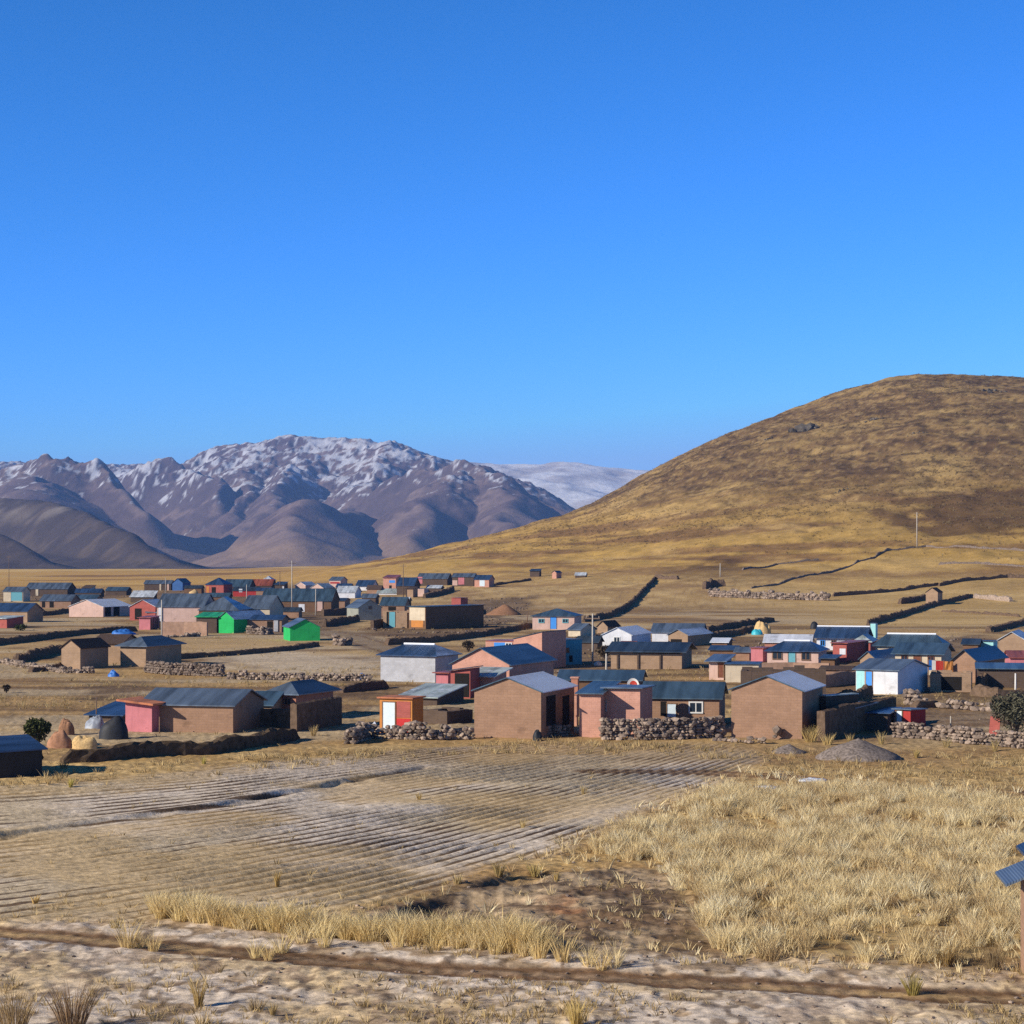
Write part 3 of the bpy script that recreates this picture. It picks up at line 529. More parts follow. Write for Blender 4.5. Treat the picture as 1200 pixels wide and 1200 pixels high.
            jb = MB(); k = 0.06; bx(jb, p0 - k, p0, z0, z1 + k, -0.05, 0.02); bx(jb, p1, p1 + k, z0, z1 + k, -0.05, 0.02); bx(jb, p0, p1, z1, z1 + k, -0.05, 0.02); jb.build('door_frame', P['wood'], do)
        elif kind == 'opening': bx(MB(), p0, p1, z0, z1, -0.015, 0.02).build('doorway', P['darkopen'], lab)
        elif kind == 'panel': bx(MB(), p0, p1, z0, z1, -0.025, 0.02).build('painted_panel', P[mt] if mt in P else W[mt], lab)
        elif kind == 'post': bx(MB(), p0, p1, z0, z1, -0.35, -0.2).build('porch_post', P['wood'], lab)
        elif kind == 'pier': bx(MB(), p0, p1, z0, z1, -0.14, 0.02).build('pier', W[mt], lab)
    return lab
H = house
# --- first row
H('adobe_house', 'large plain adobe gable house with frosted right roof slope, beside the orange framed outhouse', 556, 634, 865, 672, 810, 795, 'gable_front', 'adobe', 'teal', fr='frost', depth=6.2,
  op=[('opening', 'R', 640, 815, 651, 850, ''), ('opening', 'R', 659, 815, 667, 850, '')])
H('adobe_house', 'large brown adobe gable house beside a dark ruin, tall straw tufts at its right foot', 857, 940, 865, 968, 809, 793, 'gable_front', 'adobe', 'teal', fr='frost', depth=6.0)
H('brick_house', 'low pink brick house with dark teal roof and chimney, right of the big adobe gable', 679, 704, 864, 712, 813, 800, 'shed_back', 'brick_pink', 'teal', yaw=-14, depth=5.0)
H('brick_house', 'square pink brick annex behind the high stone wall, satellite dish on its roof', 709, 750, 863, 764, 807, 804, 'shed_back', 'brick_pink', 'grey', yaw=-16, depth=3.5, op=[('window', 'F', 703, 820, 711, 834, 'frame')])
H('adobe_house', 'long brown house with teal roof, white door and dark window behind the high stone wall', 753, 843, 852, 853, 818, 800, 'gable_side', 'adobe', 'teal', yaw=-10, depth=5.0,
  op=[('opening', 'F', 774, 822, 781, 839, ''), ('door', 'F', 782, 825, 792, 840, 'dwhite'), ('window', 'F', 807, 822, 824, 836, 'frame')])
H('long_shed', 'long low shed whose dark teal roof shows behind the satellite dish', 655, 750, 825, 758, 797, 786, 'gable_side', 'adobe_dark', 'teal', yaw=-8, depth=4.5, cat='shed')
H('brick_house', 'wide salmon brick gable house with teal right roof slope, beside the grey concrete block house', 530, 597, 809, 636, 778, 760, 'gable_front', 'brick_pink', 'teal', depth=9, yaw=-24, oh=0.3)
H('brick_annex', 'small salmon brick lean-to with white edged roof fronting the wide brick gable', 551, 577, 816, 590, 792, 784, 'shed_back', 'brick_pink', 'pale', depth=2.6, yaw=-24, cat='shed', oh=0.4)
H('brick_arch_shed', 'dark arched carport of red brick between the rose hut and the brick lean-to', 528, 551, 818, 556, 786, 783, 'shed_x', 'brick_red', 'dark', depth=2.0, yaw=-20, cat='shed', op=[('opening', 'F', 533, 789, 550, 817, '')])
H('rose_hut', 'small rose pink plastered hut at the right foot of the grey concrete block house', 511, 525, 812, 530, 789, 787, 'shed_back', 'rose', 'red', depth=2.2, yaw=-22, cat='hut')
H('concrete_house', 'grey concrete block house with dark blue hip roof and snow on its ridge', 446, 510, 799, 529, 768, 755, 'hip', 'grey', 'blue', fr='light', yaw=-26, depth=4.2, hipk=0.55, ridge_frost=True, oh=0.3)
H('outhouse', 'orange framed outhouse with pale blue door and red panel above a rubble pile', 445, 483, 861, 491, 819, 817, 'shed_back', 'orange', 'orange', yaw=-24, depth=1.5, cat='outhouse', oh=0.12, thick=0.09, op=[('door', 'F', 449, 823, 463, 857, 'dwhite'), ('panel', 'F', 465, 822, 481, 841, 'brick_red'), ('panel', 'F', 465, 842, 481, 859, 'dred')])
H('tin_shed', 'low open shed under a pale frosted tin sheet, below the grey concrete block house', 468, 512, 826, 520, 817, 803, 'shed_back', 'dark', 'pale', yaw=-24, depth=4.5, cat='shed')
H('adobe_pen', 'dark low adobe pen just right of the orange framed outhouse', 492, 524, 848, 530, 832, 832, 'none', 'dark', 'dark', yaw=-38, depth=2.6, cat='pen')
H('brick_outhouse', 'red latticed brick outhouse with tilted orange slab roof by the long adobe house', 147, 178, 858, 191, 822, 826, 'shed_x', 'rose', 'orange', yaw=-20, depth=2.0, cat='outhouse', oh=0.35, thick=0.12)
H('adobe_house', 'long low adobe house with grey teal tin roof right of the red latticed outhouse', 166, 273, 858, 289, 826, 808, 'gable_side', 'adobe', 'grey', yaw=-14, depth=5.2)
H('adobe_annex', 'low adobe annex with teal roof joining the long adobe house to the hip roofed house', 291, 318, 846, 324, 826, 811, 'gable_side', 'adobe_pale', 'teal', yaw=-12, depth=4.2, cat='house')
H('hip_roof_house', 'small brick house under a dark four sided tin roof, behind the dark adobe yard wall', 315, 347, 843, 374, 813, 797, 'hip', 'brick', 'grey', fr='dark', yaw=-24, depth=5.0, oh=0.45, op=[('window', 'F', 320, 818, 327, 826, 'wood'), ('window', 'F', 333, 818, 341, 826, 'wood')])
H('dark_shed', 'shade-blackened shed cut by the left edge of the photo, low metal roof', -50, -8, 908, 33, 878, 866, 'gable_front', 'shade_black', 'blue', yaw=-50, depth=2.6, cat='shed')  # near-black wall colour stands in for the shade on its side
H('tin_shed', 'low shed under a sloping blue tin sheet left of the red latticed outhouse', 104, 143, 846, 148, 838, 824, 'shed_back', 'dark', 'blue', yaw=-16, depth=4.0, cat='shed')
# --- left, second row
H('adobe_hut', 'narrow adobe gable hut, roof sagging dark on its right, leftmost of the three adobe huts', 72, 94, 784, 110, 759, 750, 'gable_front', 'adobe_pale', 'thatch', yaw=-24, depth=4.5, cat='hut')
H('thatched_house', 'adobe house with dark thatched roof and one small window between two adobe huts', 109, 142, 778, 148, 754, 744, 'gable_side', 'adobe_pale', 'thatch', yaw=-10, depth=5.0, op=[('opening', 'F', 117, 757, 122, 767, '')])
H('adobe_house', 'square adobe house under a pyramid shaped teal tin roof beside the thatched house', 141, 171, 781, 190, 757, 745, 'hip', 'adobe_pale', 'grey', fr='dark', yaw=-22, depth=6.5, oh=0.4)
H('pink_house', 'pale pink gable house with blue tin roof and shaded porch on its right', 81, 121, 723, 150, 711, 703, 'gable_front', 'pink', 'light', fr='frost', yaw=-22, depth=9, op=[('opening', 'R', 123, 711, 130, 722, ''), ('opening', 'R', 133, 711, 140, 722, '')])
H('porch_house', 'low brown house with long teal roof and porch left of the pale pink gable house', 47, 83, 713, 86, 704, 697, 'gable_side', 'adobe', 'grey', yaw=-6, depth=6, op=[('opening', 'F', 49, 705, 53, 712, ''), ('opening', 'F', 58, 705, 63, 712, '')])
H('tin_roof_house', 'brown house with blue tin roof cut by the left edge, above the dark earth wall', -20, 32, 729, 38, 716, 707, 'gable_side', 'adobe_pale', 'blue', yaw=-14, depth=5.5)
H('dark_hut', 'small reddish dark hut at the left edge below the blue roofed brown house', -14, 8, 736, 16, 725, 722, 'shed_back', 'brick_red', 'pale', yaw=-30, depth=3.5, cat='hut')
H('white_end_house', 'small house with white end wall and grey metal door at the far left', 4, 27, 705, 30, 693, 688, 'gable_side', 'cream', 'grey', yaw=-8, depth=4.5, op=[('door', 'F', 13, 693, 26, 704, 'dteal')])
H('tin_roof_house', 'broad dark house with light teal roof behind the porch house', 30, 79, 699, 83, 690, 683, 'gable_side', 'dark', 'grey', yaw=-6, depth=7, op=[('pier', 'F', 42, 690, 45, 698, 'cream')])
H('far_hut', 'tiny cream hut with two dark windows behind the pink gable house', 96, 107, 698, 110, 689, 686, 'shed_back', 'cream', 'thatch', yaw=-10, depth=3, cat='hut', op=[('opening', 'F', 98, 690, 100, 696, ''), ('opening', 'F', 103, 690, 106, 696, '')])
H('tin_roof_house', 'small dark house with flat teal roof just beyond the pink gable house', 124, 148, 698, 152, 692, 688, 'gable_side', 'dark', 'teal', yaw=-6, depth=5)
H('tin_roof_house', 'low house with narrow teal roof tucked behind the ridge of the pink gable house', 84, 112, 708, 116, 702, 697, 'gable_side', 'adobe', 'teal', yaw=-6, depth=5)
H('blue_house', 'blue painted gable house at the back edge of the village', 202, 214, 692, 217, 683, 678, 'gable_front', 'blue', 'dark', yaw=-14, depth=6)
H('row_house', 'long dark row house with grey front piers left of the blue gable house', 169, 200, 692, 202, 684, 680, 'gable_side', 'dark', 'grey', yaw=-4, depth=5, op=[('pier', 'F', 187, 684, 189, 692, 'cream'), ('pier', 'F', 196, 684, 198, 692, 'pink')])
H('market_shed', 'dark jumbled shed with light tin roofs above the rose pink yard wall', 152, 182, 727, 186, 711, 703, 'gable_front', 'brick_red', 'light', yaw=-14, depth=6, cat='shed', op=[('opening', 'F', 158, 713, 166, 726, '')])
H('rose_shed', 'small rose pink shed beside the wooden stick fence', 163, 176, 738, 179, 724, 722, 'shed_back', 'rose', 'red', yaw=-12, depth=3.5, cat='shed')
# --- the school roofs
H('school_building', 'long school building with grey blue roof and white end pier behind the compound wall', 184, 238, 729, 244, 711, 696, 'gable_side', 'pink', 'grey', yaw=-5, depth=9, cat='school', op=[('pier', 'F', 186, 712, 190, 728, 'white')])
H('school_building', 'school wing with hipped slate blue roof above the green canopy', 233, 279, 729, 285, 715, 699, 'hip', 'adobe_dark', 'grey', fr='light', yaw=-6, depth=9, cat='school')
H('school_building', 'school wing with blue roof and cream front beside the hipped school wing', 284, 316, 727, 328, 713, 698, 'gable_side', 'cream', 'grey', yaw=-8, depth=9, cat='school')
H('school_building', 'widest teal roofed school hall at the centre of the far village', 306, 388, 717, 394, 704, 690, 'gable_side', 'adobe_dark', 'teal', yaw=-5, depth=9, cat='school', op=[('panel', 'F', 350, 708, 357, 717, 'white'), ('pier', 'F', 372, 705, 378, 716, 'pink')])
H('tall_red_house', 'two storey red and orange house under a bright blue roof behind the school', 241, 262, 699, 270, 685, 677, 'hip', 'brick_red', 'blue', yaw=-14, depth=6, op=[('panel', 'F', 242, 687, 245, 698, 'orange'), ('opening', 'F', 248, 688, 253, 696, '')])
H('tin_roof_house', 'house with wide teal roof and yellow pier right of the two storey red house', 262, 292, 695, 296, 687, 679, 'gable_side', 'dark', 'teal', yaw=-6, depth=7, op=[('pier', 'F', 263, 687, 266, 695, 'orange')])
H('red_wall_shed', 'low shed with bright red front wall behind the school roofs', 273, 302, 699, 305, 692, 688, 'gable_side', 'red', 'dark', yaw=-4, depth=4, cat='shed', op=[('panel', 'F', 280, 690, 284, 694, 'white')])
H('red_roof_house', 'low house with red tiled roof at the back of the village', 291, 318, 692, 322, 686, 679, 'gable_side', 'dark', 'red', yaw=-6, depth=6)
H('tin_roof_house', 'little house with pale blue dome like hip roof behind the red tiled roof', 307, 319, 686, 322, 680, 675, 'hip', 'dark', 'light', yaw=-6, depth=5)
H('dark_hut', 'dark hut with small white end wall behind the widest school hall', 322, 333, 693, 336, 685, 682, 'shed_back', 'dark', 'dark', yaw=-8, depth=4, cat='hut', op=[('panel', 'F', 331, 687, 333, 692, 'white')])
H('tin_roof_house', 'pink house with light blue roof slope left of the pole at the far village', 346, 358, 692, 366, 686, 682, 'gable_front', 'pink', 'light', yaw=-24, depth=6)
H('tin_roof_house', 'pink and red walled house with pale teal roof behind the school hall', 364, 379, 695, 386, 689, 684, 'gable_front', 'pink', 'pale', yaw=-24, depth=6, op=[('panel', 'F', 374, 690, 378, 695, 'red')])
H('two_storey_house', 'pink two storey house with red balcony band at the far village', 386, 399, 689, 405, 680, 676, 'gable_side', 'pink', 'grey', yaw=-18, depth=5, op=[('panel', 'F', 387, 682, 398, 684, 'red')])
H('white_house', 'bright white walled low house with light blue roof right of the school hall', 394, 416, 701, 421, 694, 687, 'gable_side', 'white', 'light', yaw=-10, depth=6)
H('tin_roof_house', 'white fronted house with wide blue grey roof in the far row', 417, 436, 692, 444, 687, 680, 'gable_side', 'white', 'blue', yaw=-12, depth=6)
H('brown_shed', 'low brown shed shaded under the white houses right of the school hall', 380, 404, 712, 410, 704, 701, 'gable_side', 'adobe', 'dark', yaw=-8, depth=5, cat='shed')
H('green_house', 'bright green gable house with a grey blue roof, left of the two green houses', 256, 274, 742, 292, 725, 717, 'gable_front', 'green', 'grey', fr='light', yaw=-28, depth=8.0)
H('green_canopy', 'green sheet canopy on adobe posts left of the bright green gable house', 230, 254, 742, 256, 723, 718, 'shed_back', 'dark', 'green', yaw=-8, depth=4, cat='canopy')
H('green_house', 'emerald green gable house with lit left wall standing alone by the road', 340, 375, 751, 335, 735, 726, 'gable_front', 'green', 'grey', yaw=15, depth=5.5)
H('tin_shed', 'low broken walled shed with blue tin roof between the two green houses', 290, 330, 741, 334, 726, 721, 'gable_side', 'adobe', 'blue', yaw=-6, depth=4.5, cat='shed', op=[('opening', 'F', 313, 728, 320, 740, ''), ('pier', 'F', 321, 727, 326, 740, 'grey')])
H('grey_house', 'grey green gable house with a bright left end wall and teal roof slope', 420, 447, 727, 412, 712, 703, 'gable_front', 'greygreen', 'grey', yaw=27, depth=5.0, op=[('window', 'F', 432, 710, 436, 714, 'wood')])
H('tin_roof_house', 'brown house with broad teal roof just behind the grey green gable house', 446, 474, 722, 478, 709, 700, 'gable_side', 'adobe', 'teal', yaw=-8, depth=5, op=[('opening', 'F', 455, 711, 464, 722, '')])
H('adobe_hut', 'rubble topped adobe hut with a light teal door', 449, 477, 736, 479, 716, 715, 'none', 'adobe_pale', 'dark', yaw=-12, depth=3, cat='hut', op=[('door', 'F', 456, 717, 463, 735, 'dteal'), ('opening', 'F', 453, 717, 456, 734, '')])
H('cream_house', 'cream stained front of a house whose long dark side wall faces right', 479, 499, 737, 543, 711, 709, 'shed_back', 'adobe_dark', 'teal', yaw=-40, depth=13, op=[('panel', 'F', 480, 712, 498, 727, 'cream'), ('panel', 'F', 482, 727, 496, 735, 'orange')])
H('brick_tower', 'square pink brick tower rising behind the dark sided cream house', 529, 540, 733, 543, 701, 700, 'flat', 'brick_red', 'red', yaw=-20, depth=3, cat='tower', oh=0.05)
H('tin_roof_house', 'broad dark house with rose end wall and teal roof in the topmost row', 489, 524, 686, 528, 678, 672, 'gable_side', 'dark', 'grey', yaw=-12, depth=6, op=[('panel', 'F', 489, 676, 495, 684, 'rose')])
H('tin_roof_house', 'pink house with shaded porch under a blue grey roof in the topmost row', 530, 555, 687, 558, 676, 672, 'gable_side', 'dark', 'grey', yaw=-10, depth=5, op=[('panel', 'F', 530, 680, 536, 686, 'pink'), ('panel', 'F', 537, 677, 544, 685, 'rose')])
H('pink_house', 'small pink house with white door, rightmost of the houses at the top of the village', 556, 573, 688, 581, 679, 674, 'gable_side', 'brick_pink', 'blue', yaw=-18, depth=4.5, op=[('panel', 'F', 562, 680, 568, 687, 'dwhite')])
H('two_storey_house', 'narrow red and pink two storey house with a purple band beside a blue roof', 449, 464, 692, 468, 677, 674, 'shed_back', 'brick_pink', 'red', yaw=-12, depth=5, op=[('panel', 'F', 456, 680, 463, 683, 'dblue'), ('opening', 'F', 456, 686, 459, 690, '')])
H('tin_roof_house', 'dark house with deep blue roof right of the narrow two storey house', 465, 485, 697, 489, 686, 677, 'gable_side', 'dark', 'blue', yaw=-12, depth=6)
H('adobe_hut', 'small pale adobe hut beneath the deep blue roofed house', 476, 484, 700, 487, 690, 688, 'shed_back', 'adobe_pale', 'thatch', yaw=-20, depth=3, cat='hut')
H('pink_hut', 'tiny pink block hut beside the dark earth wall below the top row', 487, 497, 699, 500, 690, 688, 'flat', 'pink', 'grey', yaw=-18, depth=3, cat='hut', oh=0.08)
H('white_end_shed', 'low white edged shed with light roof in front of the narrow two storey house', 442, 466, 697, 470, 695, 690, 'gable_side', 'white', 'pale', yaw=-8, depth=5, cat='shed')
H('far_hut', 'tiny dark brown hut alone on the slope, left of the small pink hut', 621, 632, 676, 634, 669, 667, 'shed_back', 'dark', 'dark', yaw=-14, depth=2.5, cat='hut')
H('far_hut', 'tiny pink hut with dark right side alone on the slope', 647, 652, 678, 656, 671, 669, 'gable_front', 'brick_pink', 'dark', yaw=-30, depth=3, cat='hut')
H('far_shed', 'tiny low shed with pale blue roof on the slope right of the pink hut', 674, 686, 677, 688, 674, 671, 'gable_side', 'dark', 'light', yaw=-10, depth=3, cat='shed')
# --- centre
H('blue_door_house', 'pale pink house with bright blue door, two windows and teal hip roof', 624, 673, 738, 684, 722, 713, 'hip', 'pink', 'teal', fr='dark', yaw=-12, depth=6, oh=0.3, op=[('window', 'F', 631, 725, 638, 730, 'dteal'), ('door', 'F', 645, 723, 652, 737, 'dblue'), ('window', 'F', 659, 725, 666, 730, 'dteal')])
H('small_hut', 'low hut with cream end and grey roof below the blue door house', 666, 680, 746, 691, 738, 731, 'gable_side', 'cream', 'grey', yaw=-26, depth=5, cat='hut')
H('brick_tower', 'tall salmon brick house with raised dark right side wall beside the teal block house', 602, 635, 784, 657, 749, 741, 'shed_x', 'brick_pink', 'dark', yaw=-26, depth=5.5, cat='house', oh=0.05)
H('brick_annex', 'low salmon brick annex with a bright blue window, left of the tall brick house', 569, 602, 778, 603, 752, 750, 'flat', 'brick_pink', 'red', yaw=-14, depth=4, oh=0.02, op=[('panel', 'F', 579, 753, 592, 760, 'dblue'), ('window', 'F', 592, 753, 600, 760, 'frame')])
H('teal_house', 'flat roofed teal painted house right of the tall brick house', 656, 682, 779, 684, 750, 749, 'flat', 'teal', 'grey', yaw=32, depth=5, oh=0.05, op=[('window', 'F', 663, 759, 667, 765, 'wood'), ('opening', 'F', 667, 768, 671, 776, '')])
H('white_house', 'white gable house with one window facing the camera and blue grey roof', 706, 740, 761, 758, 744, 736, 'gable_front', 'white', 'light', fr='frost', yaw=-20, depth=8, op=[('window', 'F', 719, 746, 727, 753, 'frame')])
H('white_house', 'white walled house with blue roof between the white gable house and the adobe hut', 764, 822, 752, 830, 741, 731, 'gable_side', 'white', 'grey', yaw=-10, depth=7)
H('adobe_hut', 'small adobe gable hut with grey blue roof behind the long open sided shed', 783, 806, 757, 831, 744, 738, 'gable_front', 'adobe_pale', 'grey', fr='light', yaw=-26, depth=8, cat='hut', op=[('opening', 'F', 786, 749, 799, 756, '')])
H('long_shed', 'long adobe shed with dark teal roof and open band under the eaves', 716, 799, 784, 823, 763, 753, 'gable_side', 'adobe_pale', 'dark', yaw=-14, depth=6, cat='shed', oh=0.5, op=[('opening', 'F', 742, 762, 797, 766, ''), ('pier', 'F', 723, 767, 725, 784, 'dark'), ('pier', 'F', 747, 767, 749, 784, 'dark'), ('pier', 'F', 773, 767, 775, 784, 'dark')])
H('rose_hut', 'rose pink hut with red tile top at the left end of the long shed', 726, 740, 771, 744, 757, 752, 'gable_side', 'rose', 'red', yaw=-18, depth=3, cat='hut')
H('cream_house', 'cream narrow hut with brown door and slate blue roof behind the long brown house', 831, 848, 797, 852, 775, 768, 'shed_back', 'pink', 'grey', yaw=-16, depth=4, cat='house', oh=0.35, op=[('door', 'F', 842, 777, 848, 794, 'dbrown')])
H('cream_house', 'cream walled low house with white parapet left of the dark ruin', 850, 889, 800, 892, 779, 776, 'shed_back', 'cream', 'dark', yaw=-10, depth=5, oh=0.1)
H('pink_hut', 'rose pink box hut left of the house with two dark windows', 880, 894, 776, 899, 760, 758, 'flat', 'rose', 'red', yaw=-22, depth=3, cat='hut', oh=0.1)
H('pink_house', 'pink house with two large dark windows, teal door and snow lined blue roof', 899, 959, 779, 974, 763, 751, 'hip', 'pink', 'blue', fr='blue', yaw=-18, depth=5, oh=0.3, hipk=0.5, ridge_frost=True, op=[('window', 'F', 905, 763, 917, 773, 'wood'), ('door', 'F', 924, 763, 932, 776, 'dteal'), ('window', 'F', 939, 764, 950, 774, 'wood')])
H('white_roof_house', 'low house with a frosted white roof behind the house with two dark windows', 896, 950, 768, 957, 753, 744, 'gable_side', 'brick', 'white', yaw=-10, depth=7)
H('white_house', 'white walled house with deep blue roof and a snow line along its ridge', 957, 1012, 762, 1024, 747, 735, 'gable_side', 'white', 'blue', yaw=-16, depth=6.5, oh=0.4, ridge_frost=True, op=[('window', 'F', 961, 750, 967, 757, 'dblue'), ('window', 'F', 974, 750, 980, 757, 'wood')])
H('red_hut', 'red brick hut with a white window in front of the snow lined white house', 976, 992, 776, 1012, 754, 751, 'shed_back', 'brick_red', 'red', yaw=-28, depth=7, cat='hut', op=[('panel', 'F', 984, 760, 991, 767, 'white')])
H('water_tower', 'small pale blue plastered tower at the end of the field wall', 1020, 1026, 748, 1029, 731, 730, 'flat', 'cyan', 'grey', yaw=-20, depth=1.6, cat='tower', oh=0.02)
H('tin_roof_house', 'low house with pale slate hip roof left of the double roofed house', 1000, 1020, 766, 1026, 752, 743, 'hip', 'brick_red', 'pale', yaw=-16, depth=6)
H('large_roof_house', 'large house with broad teal hip roof and snowy ridge, rear of the double roofed pair', 1026, 1103, 774, 1128, 757, 743, 'hip', 'cream', 'teal', fr='dark', yaw=-18, depth=5.5, oh=0.4, hipk=0.3, ridge_frost=True)
H('cream_house', 'cream house with red framed windows and brown door, front of the double roofed pair', 1049, 1103, 791, 1124, 766, 754, 'gable_side', 'cream', 'teal', yaw=-20, depth=6.5, oh=0.35, op=[('window', 'F', 1056, 768, 1064, 778, 'dbrown'), ('door', 'F', 1071, 769, 1079, 787, 'dbrown'), ('window', 'F', 1087, 769, 1095, 779, 'dbrown')])
H('adobe_hut', 'adobe hut with rounded gable and teal roof strip behind the white hut with cyan corner', 1008, 1026, 790, 1054, 772, 764, 'gable_front', 'adobe_pale', 'teal', fr='grey', yaw=-30, depth=9, cat='hut')
H('white_hut', 'white hut with a cyan painted corner, blue door and big shaded gable end', 1003, 1052, 813, 1088, 785, 773, 'gable_side', 'white', 'grey', yaw=-32, depth=6.5, cat='house', op=[('panel', 'F', 1003, 785, 1013, 808, 'cyan'), ('door', 'F', 1015, 787, 1022, 809, 'dblue')])
H('adobe_house', 'adobe gable house with dark blue roof above a shaded yard on the right', 1117, 1143, 800, 1178, 773, 762, 'gable_front', 'adobe', 'dark', fr='dark', yaw=-30, depth=8.5, oh=0.35)
H('teal_porch', 'low open porch under a thin teal sheet roof, right of the dark roofed adobe gable', 1146, 1204, 806, 1206, 784, 778, 'shed_back', 'dark', 'teal', yaw=-12, depth=3.5, cat='porch')
H('adobe_house', 'tan adobe gable house with blue roof corner at the right edge of the photo', 1170, 1201, 771, 1218, 750, 741, 'gable_front', 'adobe_pale', 'light', yaw=-20, depth=7)
H('white_hut', 'tiny white and pale teal hut beside the tan gable at the right edge', 1148, 1164, 762, 1169, 752, 750, 'flat', 'cyan', 'dark', yaw=-22, depth=3, cat='hut', oh=0.1)
H('rose_shed', 'low rose pink shed with brown roof at the right edge of the photo', 1184, 1215, 785, 1218, 771, 763, 'gable_side', 'rose', 'red', yaw=-8, depth=5, cat='shed')
H('adobe_pen', 'roofless adobe pen of pale lit walls in front of the cream double roofed house', 1090, 1138, 811, 1150, 789, 789, 'none', 'adobe_pale', 'dark', yaw=-14, depth=4, cat='pen', op=[('opening', 'F', 1103, 793, 1127, 809, '')])
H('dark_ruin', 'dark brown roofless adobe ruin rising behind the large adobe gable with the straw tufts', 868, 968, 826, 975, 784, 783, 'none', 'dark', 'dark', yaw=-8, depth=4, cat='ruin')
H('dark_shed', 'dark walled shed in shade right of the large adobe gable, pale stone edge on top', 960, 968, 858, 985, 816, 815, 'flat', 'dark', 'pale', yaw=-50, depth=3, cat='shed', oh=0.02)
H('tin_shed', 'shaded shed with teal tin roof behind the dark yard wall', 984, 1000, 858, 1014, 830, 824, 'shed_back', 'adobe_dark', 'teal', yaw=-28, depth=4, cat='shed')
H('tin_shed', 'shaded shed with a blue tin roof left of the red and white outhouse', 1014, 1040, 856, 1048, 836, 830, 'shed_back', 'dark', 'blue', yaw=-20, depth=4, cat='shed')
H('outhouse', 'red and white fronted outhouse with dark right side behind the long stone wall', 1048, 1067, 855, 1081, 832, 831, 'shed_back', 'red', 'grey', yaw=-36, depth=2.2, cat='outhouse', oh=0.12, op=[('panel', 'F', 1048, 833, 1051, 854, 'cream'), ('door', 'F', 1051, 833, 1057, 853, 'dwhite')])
H('field_hut', 'lone tan adobe hut beside the long dark field wall on the slope', 1085, 1099, 709, 1108, 694, 689, 'gable_front', 'adobe_pale', 'thatch', yaw=-26, depth=4, cat='hut')

